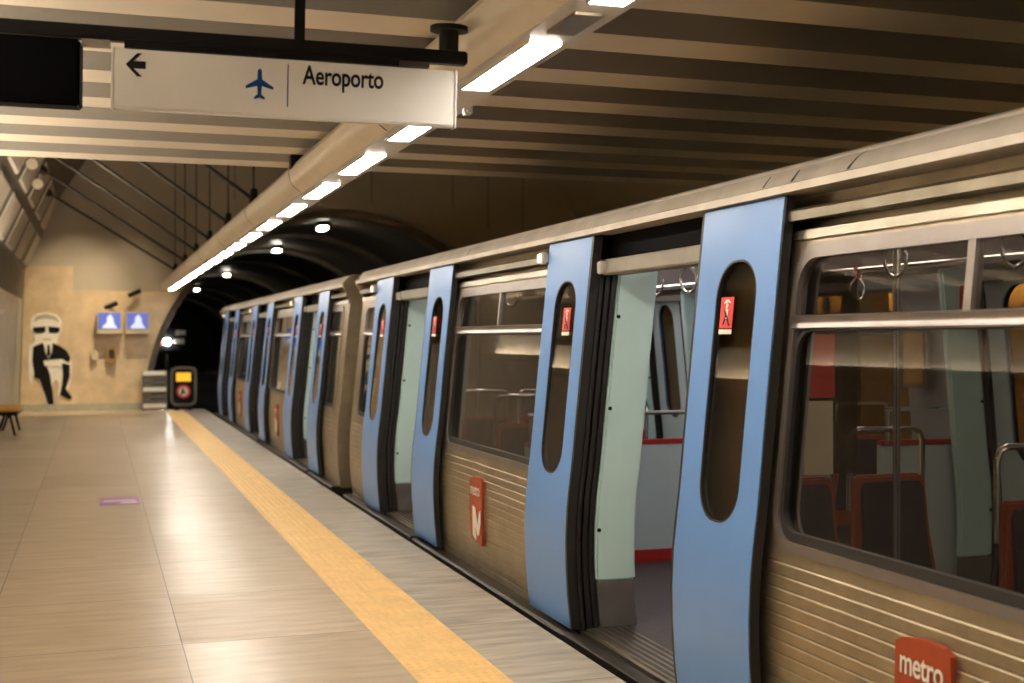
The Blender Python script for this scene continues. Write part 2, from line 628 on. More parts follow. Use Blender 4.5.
# pale marble dado and cladding on the side walls
def clad(x0, z0, x1, z1, y0, y1, name, m, parent, sign=1, off=0.03):
    poly = [(x0, z0), (x1, z1), (x1 + off, z1), (x0 + off, z0)]
    if sign < 0:
        poly = [(2 * XM - p[0], p[1]) for p in poly]
    n = 4
    vs_ = [(p[0], y0, p[1]) for p in poly] + [(p[0], y1, p[1]) for p in poly]
    fs = [(0, 1, 2, 3), (7, 6, 5, 4)] + [(i, (i + 1) % n, n + (i + 1) % n, n + i) for i in range(n)]
    o = MB().add(vs_, fs).build(name, m, parent, smooth=False)
    o['kind'] = 'structure'
    return o
clad(-1.67, 0.0, -1.565, 2.45, Y_NEAR, 27.6, 'wall_cladding', 'marble_pale', wl)
clad(-1.67, 0.0, -1.565, 2.45, 27.6, Y_BACK, 'wall_post', 'green_paint', wl)
clad(-1.67, 0.0, -1.565, 2.45, Y_NEAR, 27.6, 'wall_cladding', 'yellow_wall', wr, -1)

# back wall with the tunnel mouth
AC, AW, AH = 5.6, 4.6, 4.66
def arch_z(x, w=AW, h=AH):
    q = 1 - ((x - AC) / w) ** 2
    return h * math.sqrt(q) if q > 0 else 0.0
xs = [-3.0, AC - AW - 1e-4]
xs += [AC - AW * math.cos(PI * k / 40) for k in range(1, 40)]
xs += [AC + AW + 1e-4, 14.0]
mb = MB()
front, backv = [], []
for yy in (Y_BACK, Y_BACK + 0.4):
    for i in range(len(xs) - 1):
        a, b = xs[i], xs[i + 1]
        za, zb = arch_z(a), arch_z(b)
        za = za if za > 0 else -1.05
        zb = zb if zb > 0 else -1.05
        mb.add([(a, yy, za), (b, yy, zb), (b, yy, 6.5), (a, yy, 6.5)], [(0, 1, 2, 3)])
for i in range(1, len(xs) - 2):
    a, b = xs[i], xs[i + 1]
    za, zb = arch_z(a), arch_z(b)
    za = za if za > 0 else -1.05
    zb = zb if zb > 0 else -1.05
    mb.add([(a, Y_BACK, za), (b, Y_BACK, zb), (b, Y_BACK + 0.4, zb), (a, Y_BACK + 0.4, za)], [(3, 2, 1, 0)])
wb = mb.build('wall_back', 'wall_paint', smooth=False, recalc=False)
struct(wb, 'dim beige end wall around the tunnel mouth')
# marble on the end wall, following the curve of the tunnel mouth
def cladding_poly():
    pts = [(-1.66, 0.13), (-1.66, 0.13)]
    right = []
    for k in range(13):
        z = 0.02 + (2.66 - 0.02) * k / 12
        x = AC - AW * math.sqrt(max(0, 1 - (z / AH) ** 2)) - 0.02
        right.append((x, z))
    return [(-1.60, 0.02)] + right + [(-0.50, 2.66), (-0.50, 3.20), (-1.50, 3.20)]
cp = MB().prism(cladding_poly(), 'y', Y_BACK - 0.03, Y_BACK - 0.002).build('wall_cladding', 'marble_cladding', wb, smooth=False)
cp['kind'] = 'structure'
bb = MB().box(-1.64, 0.97, Y_BACK - 0.08, Y_BACK - 0.02, 0.0, 0.16).build('baseboard_back', 'green_paint', smooth=False)
struct(bb, 'pale green baseboard of the end wall')
# wall joints higher up
for x in (3.0, 6.2, 8.2, 9.1, 10.0):
    o = MB().box(x, x + 0.02, Y_BACK - 0.012, Y_BACK - 0.001, 4.8 if 1 < x < 9 else 4.3, 6.3).build('wall_joint', 'wall_dark', wb, smooth=False)
    o['kind'] = 'structure'
wf = MB().box(-2.0, 12.6, Y_NEAR - 0.3, Y_NEAR, -1.3, 3.4).build('wall_front', 'wall_paint', smooth=False)
struct(wf)

# tunnel: half elliptical lining with ribs
def tube_arch(y0, y1, w, h, w2, h2, name, m, parent=None, seg=36):
    vs_, fs = [], []
    for yy in (y0, y1):
        for ww, hh in ((w, h), (w2, h2)):
            for k in range(seg + 1):
                t = PI * k / seg
                vs_.append((AC - ww * math.cos(t), yy, hh * math.sin(t) if 0 < k < seg else -1.05))
    q = seg + 1
    for k in range(seg):
        fs += [(k, k + 1, 2 * q + k + 1, 2 * q + k), (q + k, 3 * q + k, 3 * q + k + 1, q + k + 1),
               (k, q + k, q + k + 1, k + 1), (2 * q + k, 2 * q + k + 1, 3 * q + k + 1, 3 * q + k)]
    return MB().add(vs_, fs).build(name, m, parent, angle=50)
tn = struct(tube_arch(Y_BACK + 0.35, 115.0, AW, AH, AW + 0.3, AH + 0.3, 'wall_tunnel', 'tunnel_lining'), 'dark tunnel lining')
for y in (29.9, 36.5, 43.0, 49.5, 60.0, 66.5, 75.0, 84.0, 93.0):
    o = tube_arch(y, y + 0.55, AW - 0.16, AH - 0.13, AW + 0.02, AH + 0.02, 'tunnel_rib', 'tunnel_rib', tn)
    o['kind'] = 'structure'
te = struct(MB().box(0.6, 10.6, 115.0, 115.3, -1.3, 5.2).build('wall_tunnel_end', 'tunnel_lining', smooth=False))

# ================================================================== LIGHT STRIP
SHELL = [(1.395, 2.652), (1.605, 2.652), (1.625, 2.675), (1.615, 2.78), (1.57, 2.84), (1.50, 2.862), (1.40, 2.862), (1.335, 2.845), (1.305, 2.80), (1.31, 2.745), (1.335, 2.695)]
LY0, LPITCH, LLEN = 1.32, 1.41, 0.86
def light_strip(label, y1=28.5, glow='lamp_white'):
    root = empty('light_fixture', (1.5, 13.0, 2.65))
    tag(root, label, 'light', None)
    hb = MB().prism([(p[0], p[1]) for p in SHELL], 'y', -2.6, y1)
    # prism over y expects (x, z)
    hb.build('housing', 'fixture_shell', root)
    MB().box(1.398, 1.602, -2.6, y1, 2.644, 2.6535).build('bottom_plate', 'fixture_plate', root, smooth=False)
    y = LY0 - LPITCH * 2
    while y < y1 - LLEN:
        l = MB().box(1.440, 1.556, y, y + LLEN, 2.636, 2.6445).build('lamp', glow, root, smooth=False)
        rimb = MB()
        rimb.box(1.556, 1.562, y - .006, y + LLEN + .006, 2.634, 2.6445)
        rimb.box(1.434, 1.440, y - .006, y + LLEN + .006, 2.634, 2.6445)
        rimb.build('lamp_rim', 'fixture_plate', root, smooth=False)
        y += LPITCH
    for ys in (3.35, 6.2, 9.0, 11.8, 14.6, 17.5):
        MB().prism([(1.39 if p[0] < 1.5 else 1.61, p[1]) if False else (1.5 + (p[0] - 1.5) * 1.012, 2.76 + (p[1] - 2.76) * 1.012) for p in SHELL], 'y', ys, ys + 0.012).build('joint_band', 'dark_metal', root)
    # loudspeaker opening between two lamps
    MB().box(1.448, 1.548, 3.72, 3.99, 2.634, 2.6445).build('speaker_grille', 'steel_dark', root, smooth=False)
    for yb in (6.62, 8.86):
        MB().box(1.30, 1.40, yb, yb + 0.09, 2.80, 2.90).build('ceiling_bracket', 'black_paint', root, smooth=False)
    cam_b = MB().box(1.575, 1.615, 5.42, 5.47, 2.615, 2.655)
    cam_b.disc((1.595, 5.41, 2.63), 'y', 0.012, 0.03)
    cam_b.build('cable_gland', 'fixture_plate', root, bevel=0.006)
    return root
lf = light_strip('long tubular light strip with a row of white lamps over the platform edge')
lf_added = light_strip('added light strip over the opposite platform, unseen behind the train', glow='added_lamp_dim')  # added to light the opposite side, hidden behind the train
lf_added.location.x = 2 * XM - 1.5

# lamp trough added along the left wall, out of view, to brighten the ribs
wroot = empty('added_wall_light', (-1.5, 12.0, 2.55))
tag(wroot, 'added lamp trough along the left wall, out of view', 'light')
MB().prism([(-1.575, 1.96), (-1.44, 1.98), (-1.36, 2.06), (-1.375, 2.07), (-1.45, 2.01), (-1.575, 2.0)], 'y', 0.6, 21.4).build('trough', 'fixture_shell', wroot)
yy = 0.8
while yy < 19.4:
    MB().prism([(-1.555, 2.012), (-1.455, 2.022), (-1.46, 2.043), (-1.56, 2.033)], 'y', yy, yy + 1.9).build('lamp', 'added_wall_glow', wroot, smooth=False)
    yy += 2.05

w2 = empty('added_wall_light', (12.1, 12.0, 2.40))  # trough added out of sight to brighten the far wall
tag(w2, 'added lamp trough along the far wall, hidden by the train', 'light')
MB().prism([(12.16, 2.62), (11.92, 2.62), (11.92, 2.42), (11.94, 2.42), (11.94, 2.60), (12.16, 2.60)], 'y', 1.0, 24.0).build('trough', 'fixture_shell', w2)
yy = 1.1
while yy < 22.0:
    MB().box(11.98, 12.06, yy, yy + 1.9, 2.56, 2.58).build('lamp', 'added_far_glow', w2, smooth=False)
    yy += 2.1
struct(MB().box(8.75, 9.15, 13.0, 13.4, 0.0, 2.88).build('pillar', 'marble_pillar', smooth=False), 'tan marble pillar on the opposite platform')

# downlights added out of view in the high hall to brighten the end wall
for i, (x, nm) in enumerate(((0.60, 'added round lamp, unseen high in the hall, nearer the left vault'), (1.12, 'added round lamp, unseen high in the hall, nearer the tunnel'))):
    dr = empty('added_downlight', (x, 26.9, 6.34))
    tag(dr, nm, 'light', 'added downlights before the end wall')
    MB().tube([(x, 26.9, 6.35), (x, 26.95, 6.12)], 0.10, 16).build('casing', 'dark_metal', dr)
    MB().disc((x, 26.95, 6.113), 'z', 0.085, 0.012).build('diffuser', 'marker_glow', dr)
    ld = bpy.data.lights.new('added_beam', 'SPOT')
    ld.energy = WASH * (1.5, 0.8)[i]
    ld.color = (1.0, 0.80, 0.54)
    ld.spot_size = R(46)
    ld.spot_blend = 1.0
    ld.shadow_soft_size = 0.08
    lo_ = bpy.data.objects.new('added_beam', ld)
    COL.objects.link(lo_)
    lo_.parent = dr
    lo_.location = (0, 0.05, -0.25)
    d_ = Vector(((-0.95, 0.35)[i], Y_BACK, 1.15)) - Vector((x, 26.95, 6.09))
    lo_.rotation_euler = d_.to_track_quat('-Z', 'Y').to_euler()

# struts that hold the strip in the high part of the hall
for i, (yj, xt, zt) in enumerate(((12.3, -0.76, 4.50), (14.8, -0.78, 4.48), (17.3, -0.78, 4.46), (19.7, -0.79, 4.43), (22.3, -0.81, 4.38), (25.2, -0.83, 4.33))):
    first = i == 0
    root = empty('strut', (1.45, yj, 2.86))
    tag(root, ['slanting rod joined to the light strip nearest the ribbed ceiling', 'second slanting rod along the light strip from the ribbed ceiling',
               'third slanting rod along the light strip from the ribbed ceiling', 'fourth slanting rod along the light strip from the ribbed ceiling',
               'fifth slanting rod along the light strip, before the last one', 'last slanting rod, nearest the end wall'][i], 'rod', 'slanting rods above the light strip')
    MB().tube([(xt, yj, zt), (1.42, yj, 2.96)], 0.022).build('slanting_rod', 'dark_metal', root)
    MB().tube([(1.45, yj + 0.05, 3.0), (1.45, yj + 0.05, 6.36)], 0.010).build('hanger_rod', 'dark_metal', root)
    jb = MB().box(1.40, 1.50, yj - 0.04, yj + 0.07, 2.8635, 2.95)
    jb.tube([(1.45, yj + 0.02, 2.94), (1.45, yj + 0.02, 3.06)], 0.035, 10)
    jb.build('joint_block', 'black_paint', root, bevel=0.01)
    MB().tube([(xt - 0.10, yj, zt + 0.06), (xt + 0.02, yj, zt - 0.01)], [0.10, 0.05], 12).build('wall_anchor', 'dark_metal', root)

# round vault spotlights
for i, (y, t) in enumerate(((19.6, 0.66), (21.8, 0.64))):
    x, z = on_vault(t, 0.12)
    root = empty('spotlight', (x, y, z))
    tag(root, ['pale round spotlight on the left vault, upper one', 'pale round spotlight on the left vault, lower one'][i], 'spotlight', 'round spotlights on the vault')
    MB().tube([(x - 0.12, y, z + 0.05), (x, y, z)], 0.05, 12).build('stem', 'dark_metal', root)
    h = MB().tube([(x, y + 0.16, z), (x, y + 0.02, z), (x, y - 0.10, z)], [0.05, 0.085, 0.095], 16).build('shade', 'dark_metal', root)
    MB().disc((x, y - 0.105, z), 'y', 0.084, 0.012).build('lens', 'box_pale', root)

# ================================================================== TUNNEL THINGS
for i, (y, lab) in enumerate(((32.6, 'tunnel lamp nearest the tunnel mouth'), (41.3, 'second tunnel lamp from the tunnel mouth'), (58.0, 'third tunnel lamp from the tunnel mouth'),
                 (76.0, 'fourth tunnel lamp from the tunnel mouth'), (97.0, 'last small tunnel lamp, deepest in the tunnel'))):
    root = empty('tunnel_lamp', (AC, y, 4.5))
    tag(root, lab, 'light', 'lamps along the tunnel crown')
    MB().box(AC - 0.14, AC + 0.14, y - 0.3, y + 0.3, 4.52, 4.62).build('casing', 'dark_metal', root, bevel=0.015)
    MB().box(AC - 0.11, AC + 0.11, y - 0.27, y + 0.27, 4.44, 4.522).build('diffuser', 'tunnel_lamp_glow', root, bevel=0.02)
root = empty('tunnel_signal', (2.15, 42.0, -1.05))
tag(root, 'lit signal with white and red lamps inside the dark tunnel', 'signal')
MB().box(2.10, 2.20, 42.05, 42.15, -1.05, 1.9).build('post', 'dark_metal', root, smooth=False)
MB().box(1.75, 2.75, 42.0, 42.06, 1.2, 1.95).build('backing_plate', 'black_paint', root, bevel=0.02)
MB().disc((2.16, 41.96, 1.50), 'y', 0.11, 0.08).build('white_lens', 'signal_white', root)
MB().disc((1.90, 41.96, 1.48), 'y', 0.11, 0.08).build('red_lens', 'signal_red', root)
MB().box(2.36, 2.70, 41.95, 42.0, 1.43, 1.60).build('plate', 'print_white', root, smooth=False)
MB().box(2.42, 2.74, 41.95, 42.0, 1.72, 1.88).build('plate', 'print_white', root, smooth=False)

# ================================================================== PLATFORM END
GY = 28.95
root = empty('end_gate', (1.22, GY, 0.0))
tag(root, 'low grey slatted barrier with three white bars at the platform end', 'barrier')
g = MB()
for k in range(6):
    z = 0.16 + k * 0.105
    g.box(0.985, 1.46, GY - 0.012, GY + 0.012, z, z + 0.085)
g.build('slat_panel', 'gate_grey', root, smooth=False)
for z in (0.05, 0.42, 0.78):
    MB().box(0.97, 1.47, GY - 0.035, GY + 0.02, z, z + 0.10).build('crossbar', 'gate_white', root, bevel=0.008)
for x in (0.955, 1.445):
    MB().box(x, x + 0.05, GY - 0.02, GY + 0.05, 0.0, 0.88).build('post', 'gate_grey', root, smooth=False)
root = empty('warning_post', (1.83, GY, 0.0))
tag(root, 'black rounded warning post with yellow label and no entry disc at the platform end', 'sign')
MB().prism(rounded(1.56, 2.12, 0.10, 0.97, 0.14), 'y', GY - 0.06, GY + 0.06).build('board', 'black_paint', root)
MB().outline_ring([(p[0], GY - 0.075, p[1]) for p in rounded(1.55, 2.13, 0.09, 0.98, 0.15)], [(p[0], GY - 0.075, p[1]) for p in rounded(1.61, 2.07, 0.15, 0.92, 0.10)], (0, 0.02, 0)).build('rim', 'gate_grey', root)
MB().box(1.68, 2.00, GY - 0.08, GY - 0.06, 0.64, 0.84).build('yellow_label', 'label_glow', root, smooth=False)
dl = MB().disc((1.84, GY - 0.07, 0.42), 'y', 0.125, 0.03).build('disc', 'print_white', root)
MB().ring((1.84, GY - 0.088, 0.42), 'y', 0.108, 0.155, 0.02).build('red_ring', 'sticker_red', dl)
fig = MB().disc((1.82, GY - 0.088, 0.475), 'y', 0.022, 0.008, 10)
fig.prism([(1.80, 0.45), (1.84, 0.45), (1.885, 0.37), (1.86, 0.36), (1.83, 0.40), (1.80, 0.33), (1.775, 0.34)], 'y', GY - 0.092, GY - 0.084)
fig.build('walking_figure', 'sign_ink', dl, smooth=False)
MB().box(1.66, 1.74, GY - 0.05, GY + 0.05, 0.0, 0.14).build('foot', 'black_paint', root, smooth=False)
MB().box(1.94, 2.02, GY - 0.05, GY + 0.05, 0.0, 0.14).build('foot', 'black_paint', root, smooth=False)

# monitors on the end wall
def monitor(x0, x1, label):
    root = empty('monitor', ((x0 + x1) / 2, Y_BACK - 0.03, 1.70))
    tag(root, label, 'screen', 'pair of monitors on the end wall')
    MB().box(x0, x1, Y_BACK - 0.30, Y_BACK - 0.03, 1.70, 2.20).build('casing', 'box_pale', root, bevel=0.02)
    MB().box(x0 + 0.03, x1 - 0.03, Y_BACK - 0.312, Y_BACK - 0.299, 1.82, 2.17).build('screen', 'screen_glow', root, smooth=False)
    q = (x0 + x1) / 2
    MB().prism([(q - 0.16, 1.83), (q + 0.17, 1.83), (q + 0.10, 1.93), (q + 0.08, 2.05), (q + 0.02, 2.14), (q - 0.05, 2.08), (q - 0.06, 1.95), (q - 0.12, 1.90)], 'y', Y_BACK - 0.318, Y_BACK - 0.313).build('screen_picture', 'screen_white', root, smooth=False)
monitor(0.0, 0.53, 'left one of two glowing blue monitors on the marble end wall')
monitor(0.60, 1.12, 'right one of two glowing blue monitors, nearest the tunnel mouth')
# cameras
def cctv(x, z, label):
    y = Y_BACK - 0.03
    root = empty('security_camera', (x, y, z))
    tag(root, label, 'camera', 'security cameras on the end wall')
    MB().disc((x, y - 0.02, z), 'y', 0.05, 0.04).build('wall_base', 'dark_metal', root)
    MB().tube([(x, y - 0.02, z), (x, y - 0.14, z + 0.02)], 0.018).build('arm', 'dark_metal', root)
    b = MB().tube([(x - 0.13, y - 0.22, z - 0.06), (x + 0.12, y - 0.14, z + 0.05)], [0.05, 0.055], 12)
    b.build('body', 'black_paint', root)
cctv(0.30, 2.34, 'small dark camera just above the left blue monitor')
cctv(0.80, 2.62, 'small dark camera highest on the end wall by the tunnel')
o = tag(MB().box(-0.14, 0.02, Y_BACK - 0.14, Y_BACK - 0.03, 1.10, 1.36).build('wall_box', 'box_pale', bevel=0.03), 'small pale call box on the end wall beside the mural', 'box')
root = empty('alarm_box', (0.31, Y_BACK - 0.03, 1.08))
tag(root, 'small brown alarm box on the end wall under the left monitor', 'box')
MB().prism(rounded(0.21, 0.41, 1.06, 1.42, 0.05), 'y', Y_BACK - 0.16, Y_BACK - 0.03).build('casing', 'box_tan', root)
MB().prism(rounded(0.25, 0.37, 1.16, 1.36, 0.03), 'y', Y_BACK - 0.168, Y_BACK - 0.158).build('front_plate', 'dark_metal', root)

# stone inlay mural: a generic seated figure in a suit
def wp(px, py):
    return ((px - 97) * 0.02098, 1.6 - (py - 338) * 0.02225)
MY = Y_BACK - 0.032
root = empty('mural', (-1.0, MY, 0.1))
tag(root, 'black and white stone mural of a seated man in a suit on the end wall', 'mural')
def inlay(poly, name, m, d):
    MB().prism([wp(*p) for p in poly], 'y', MY - d, MY).build(name, m, root, smooth=False)
inlay([(30, 345), (36, 340), (34, 332), (31, 326), (32, 318), (38, 313), (48, 312), (57, 314), (62, 320), (61, 330), (58, 338), (57, 343), (65, 350), (71, 356), (72, 366), (71, 376), (69, 386),
       (67, 391), (72, 396), (71, 398), (58, 395), (59, 384), (57, 378), (53, 382), (52, 392), (53, 404), (48, 404), (44, 392), (39, 378), (34, 374), (33, 384), (30, 378), (29, 360)], 'pale_backing', 'mural_white', 0.008)
inlay([(34, 346), (43, 342), (48, 350), (52, 342), (60, 345), (67, 350), (71, 357), (69, 362), (62, 358), (60, 361), (52, 361), (46, 363), (43, 368), (35, 371), (33, 360)], 'jacket', 'mural_black', 0.016)
inlay([(35, 366), (46, 362), (50, 372), (53, 390), (54, 403), (49, 405), (46, 394), (40, 378), (35, 376)], 'left_leg', 'mural_black', 0.020)
inlay([(62, 362), (70, 364), (70, 376), (66, 388), (72, 396), (71, 399), (60, 394), (62, 384), (63, 374)], 'right_leg', 'mural_black', 0.018)
inlay([(44, 360), (62, 358), (64, 362), (60, 365), (45, 365)], 'hands', 'mural_white', 0.024)
inlay([(44, 342), (53, 342), (52, 352), (49, 358), (46, 352)], 'shirt', 'mural_white', 0.020)
inlay([(48, 344), (50, 344), (51, 353), (49, 357), (47, 353)], 'tie', 'mural_black', 0.026)
inlay([(34, 327), (46, 326), (46, 331), (43, 332.5), (37, 332.5), (34, 331)], 'dark_glasses', 'mural_black', 0.016)
inlay([(49, 326), (60, 327), (60, 331), (57, 332.5), (51, 332.5), (49, 331)], 'dark_glasses', 'mural_black', 0.016)
inlay([(34, 322), (37, 316), (46, 313.5), (56, 316), (60, 322), (54, 319), (46, 318), (39, 319)], 'hair', 'wall_paint', 0.014)
inlay([(43, 338.2), (52, 338.2), (51, 339.6), (44, 339.6)], 'mouth', 'wall_paint', 0.014)

# bench by the left wall
root = empty('bench', (-1.38, 22.8, 0.0))
tag(root, 'orange seated bench with dark legs against the left wall', 'bench')
for y0 in (22.0, 22.55, 23.1):
    sb = MB()
    pr = [(-1.60, 0.45), (-1.22, 0.43), (-1.20, 0.40), (-1.58, 0.40)]
    n = 4
    sb.prism(pr, 'y', y0, y0 + 0.5)
    sb.build('seat', 'orange_plastic', root, bevel=0.01)
MB().box(-1.56, -1.24, 21.95, 23.65, 0.34, 0.39).build('beam', 'black_paint', root, smooth=False)
for y0 in (22.1, 23.4):
    MB().tube([(-1.28, y0, 0.0), (-1.36, y0, 0.34)], 0.022).build('leg', 'black_paint', root)
    MB().tube([(-1.56, y0, 0.0), (-1.44, y0, 0.34)], 0.022).build('leg', 'black_paint', root)

# purple sticker on the floor
st = MB().box(0.02, 0.40, 12.60, 13.18, 0.0, 0.003).build('floor_sticker', 'purple', smooth=False)
tag(st, 'purple and white sticker on the platform floor', 'sticker')
sl = MB().box(0.06, 0.36, 12.86, 12.95, 0.003, 0.004)
sl.box(0.22, 0.37, 12.70, 12.80, 0.003, 0.004)
sl.build('white_print', 'print_white', st, smooth=False)

# ================================================================== HANGING SIGN
SY = 4.50
SS = 0.904
SG = empty('sign_rail', (0, 0, 0))
tag(SG, 'black overhead rail with hanging pole that carries the signs', 'rail')
MB().box(-1.2, 1.44, -0.032, 0.032, 2.728, 2.782).build('rail', 'black_paint', SG, bevel=0.006)
MB().box(0.10, 1.20, -0.022, 0.022, 2.705, 2.728).build('carrier', 'black_paint', SG, smooth=False)
MB().box(0.742, 0.782, -0.02, 0.02, 2.78, 3.20).build('hanging_pole', 'black_paint', SG, smooth=False)
fb = MB().disc((1.365, 0.0, 2.872), 'z', 0.078, 0.02)
fb.tube([(1.365, 0, 2.78), (1.365, 0, 2.87)], 0.040, 14)
fb.build('ceiling_flange', 'black_paint', SG)
MB().box(1.16, 1.28, -0.04, 0.04, 2.706, 2.727).build('rail_clamp', 'dark_metal', SG, smooth=False)

SN = empty('platform_sign', (0, 0, 0))
tag(SN, 'white hanging sign with arrow, airplane and the word Aeroporto', 'sign')
sx0, sx1, sz0, sz1 = 0.058, 1.393, 2.472, 2.700
MB().prism([(sx0, sz0), (sx1, sz0), (sx1, sz1), (sx0, sz1)], 'y', -0.035, 0.035).build('sign_panel', 'sign_white', SN, bevel=0.008)
for xe in (sx0 - 0.004, sx1 - 0.004):
    MB().box(xe, xe + 0.008, -0.038, 0.038, sz0 - 0.002, sz1 + 0.002).build('end_cap', 'sign_white', SN, smooth=False)
for xh in (0.16, 1.22):
    MB().box(xh, xh + 0.05, -0.012, 0.012, 2.6995, 2.7045).build('hanger', 'dark_metal', SN, smooth=False)
FY = -0.0375
def sxp(px):      # column in the photograph -> place along the sign
    return sx0 + (px - 113.0) / (456.0 - 113.0) * (sx1 - sx0)
ax, az, aw = sxp(135.0), 2.640, 0.074
arrow = [(ax - aw / 2, az), (ax - aw / 2 + 0.042, az + 0.044), (ax - aw / 2 + 0.060, az + 0.044), (ax - aw / 2 + 0.030, az + 0.014), (ax + aw / 2, az + 0.014),
         (ax + aw / 2, az - 0.014), (ax - aw / 2 + 0.030, az - 0.014), (ax - aw / 2 + 0.060, az - 0.044), (ax - aw / 2 + 0.042, az - 0.044)]
MB().prism(arrow, 'y', FY, -0.034).build('arrow', 'sign_ink', SN, smooth=False)
px, pz = sxp(254.5), 2.597
half = [(0.0, 0.060), (0.008, 0.052), (0.009, 0.018), (0.053, -0.010), (0.053, -0.020), (0.009, -0.008), (0.007, -0.040), (0.021, -0.052), (0.021, -0.060), (0.0, -0.054)]
plane = [(px + a, pz + b) for a, b in half] + [(px - a, pz + b) for a, b in reversed(half[1:-1])]
MB().prism(plane, 'y', FY, -0.034).build('airplane_symbol', 'sign_blue', SN, smooth=False)
dx = sxp(282.5)
MB().box(dx - 0.002, dx + 0.002, FY, -0.034, 2.515, 2.682).build('divider', 'sign_blue', SN, smooth=False)
tv, tf = text_mesh('Aeroporto', 0.104, 0.0008, 0.0020, 0.0, 0.98)
w = max(p[0] for p in tv)
tx0, tx1 = sxp(297.5), sxp(379.5)
k = (tx1 - tx0) / w
MB().add([(tx0 + p[0] * k, FY + 0.0012 - p[2], 2.609 + p[1]) for p in tv], tf).build('lettering', 'sign_ink', SN, smooth=False, recalc=False)

DB = empty('information_display', (0, 0, 0))
tag(DB, 'switched off black display box hanging at the left end of the rail', 'display')
MB().prism([(-1.0, 2.465), (-0.055, 2.465), (-0.055, 2.715), (-1.0, 2.715)], 'y', -0.09, 0.06).build('casing', 'display_shade_black', DB, bevel=0.008)
MB().box(-0.98, -0.065, -0.094, -0.089, 2.475, 2.695).build('screen', 'display_shade_black', DB, smooth=False)
MB().box(-0.055, 0.048, -0.03, 0.03, 2.703, 2.7275).build('rail_clamp', 'frame_metal', DB, smooth=False)
for o in (SG, SN, DB):
    o.rotation_euler = (R(3.0), R(0.8), R(-4.0))
    o.scale = (SS, SS, SS)
    piv = Vector((0.7, 0.0, 2.75)) * SS
    rot = o.rotation_euler.to_matrix()
    o.location = Vector((0.633, SY, 2.640)) - rot @ piv
# keep the hanging pole's foot on the ceiling
# ================================================================== TRAIN
CARX = 3.87
PZ = [-0.10, 0.03, 0.25, 0.50, 0.72, 0.94, 1.25, 1.60, 2.20]
PX = [0.045, 0.030, 0.008, 0.0, 0.011, 0.038, 0.068, 0.103, 0.165]
_zz = np.linspace(PZ[0], PZ[-1], 400)
def _hermite(z):
    i = max(0, min(len(PZ) - 2, int(np.searchsorted(PZ, z) - 1)))
    h = PZ[i + 1] - PZ[i]
    t = (z - PZ[i]) / h
    def sl(j):
        if j == 0:
            return (PX[1] - PX[0]) / (PZ[1] - PZ[0])
        if j == len(PZ) - 1:
            return (PX[-1] - PX[-2]) / (PZ[-1] - PZ[-2])
        return (PX[j + 1] - PX[j - 1]) / (PZ[j + 1] - PZ[j - 1])
    a, b = sl(i) * h, sl(i + 1) * h
    return (2 * t**3 - 3 * t**2 + 1) * PX[i] + (t**3 - 2 * t**2 + t) * a + (-2 * t**3 + 3 * t**2) * PX[i + 1] + (t**3 - t**2) * b
_tab = np.array([_hermite(z) for z in _zz])
def P(z):
    return float(np.interp(z, _zz, _tab))
LX = lambda z: 2.40 + P(z)          # outer face of an open door leaf
BX = lambda z: 2.40 + P(z) + 0.07   # body skin
C0, C1 = -1.45, 12.75
DOORS = [0.85, 5.655, 10.46]
HALF = 0.655
HEAD = 2.018

car = empty('metro_car', (CARX, 5.65, -1.0))
tag(car, 'nearer metro car of ribbed steel with blue doors standing open', 'train car', 'cars of the metro train')

def linspace(a, b, n):
    return [a + (b - a) * i / (n - 1) for i in range(n)]

def holefn(c, w, z0, z1, r):
    def hw(z):
        if z <= z0 or z >= z1:
            return 0.0
        d = min(z - z0, z1 - z)
        if d >= r:
            return w / 2
        return w / 2 - (r - math.sqrt(max(0.0, r * r - (r - d) ** 2)))
    return hw

def rows_for(z0, z1, h0, h1, r, n=7):
    """z rows that follow a rounded hole between h0 and h1 inside a sheet z0..z1"""
    zs = linspace(z0, h0, 6)
    zs += [h0 + r * (1 - math.cos(PI / 2 * k / n)) for k in range(0, n + 1)]
    zs += linspace(h0 + r, h1 - r, 8)
    zs += [h1 - r * (1 - math.cos(PI / 2 * k / n)) for k in range(n, -1, -1)]
    zs += linspace(h1, z1, 4)
    out = []
    for z in sorted(zs):
        if not out or z - out[-1] > 1e-5:
            out.append(z)
    return out

def holed(mb, y0, y1, c, w, h0, h1, r, z0, z1, xf, thick, extra_rows=None):
    hw = holefn(c, w, h0, h1, r)
    zs = rows_for(z0, z1, h0, h1, r)
    if extra_rows:
        zs = sorted([z for z in zs if z > extra_rows[-1] + 0.003] + extra_rows)
    op = lambda a, b: hw(a) > 1e-6 or hw(b) > 1e-6
    mb.strip(zs, lambda z: y0, lambda z: c - hw(z), xf, thick, capr=op)
    mb.strip(zs, lambda z: c + hw(z), lambda z: y1, xf, thick, capl=op)

GROOVE = []
for k in range(15):
    zc = 0.055 + k * 0.0495
    GROOVE.append(zc)
def groove_rows():
    zs = [-0.02]
    for zc in GROOVE:
        zs += [zc - 0.010, zc - 0.004, zc + 0.003, zc + 0.008]
    return zs
def BXg(z):
    for zc in GROOVE:
        if abs(z - (zc - 0.004)) < 1e-6:
            return BX(z) + 0.0035
        if abs(z - (zc + 0.003)) < 1e-6:
            return BX(z)
    return BX(z)

def fin(mb, side):
    if side < 0:
        mb.mirror(CARX)
    return mb

BAYS = [(C0, DOORS[0] - HALF, -0.60, 1.15), (DOORS[0] + HALF, DOORS[1] - HALF, (DOORS[0] + DOORS[1]) / 2, 2.04),
        (DOORS[1] + HALF, DOORS[2] - HALF, (DOORS[1] + DOORS[2]) / 2, 2.04), (DOORS[2] + HALF, C1, 11.90, 1.15)]
W0, W1, WR = 0.815, 1.945, 0.13
M0, M1 = 1.635, 1.69

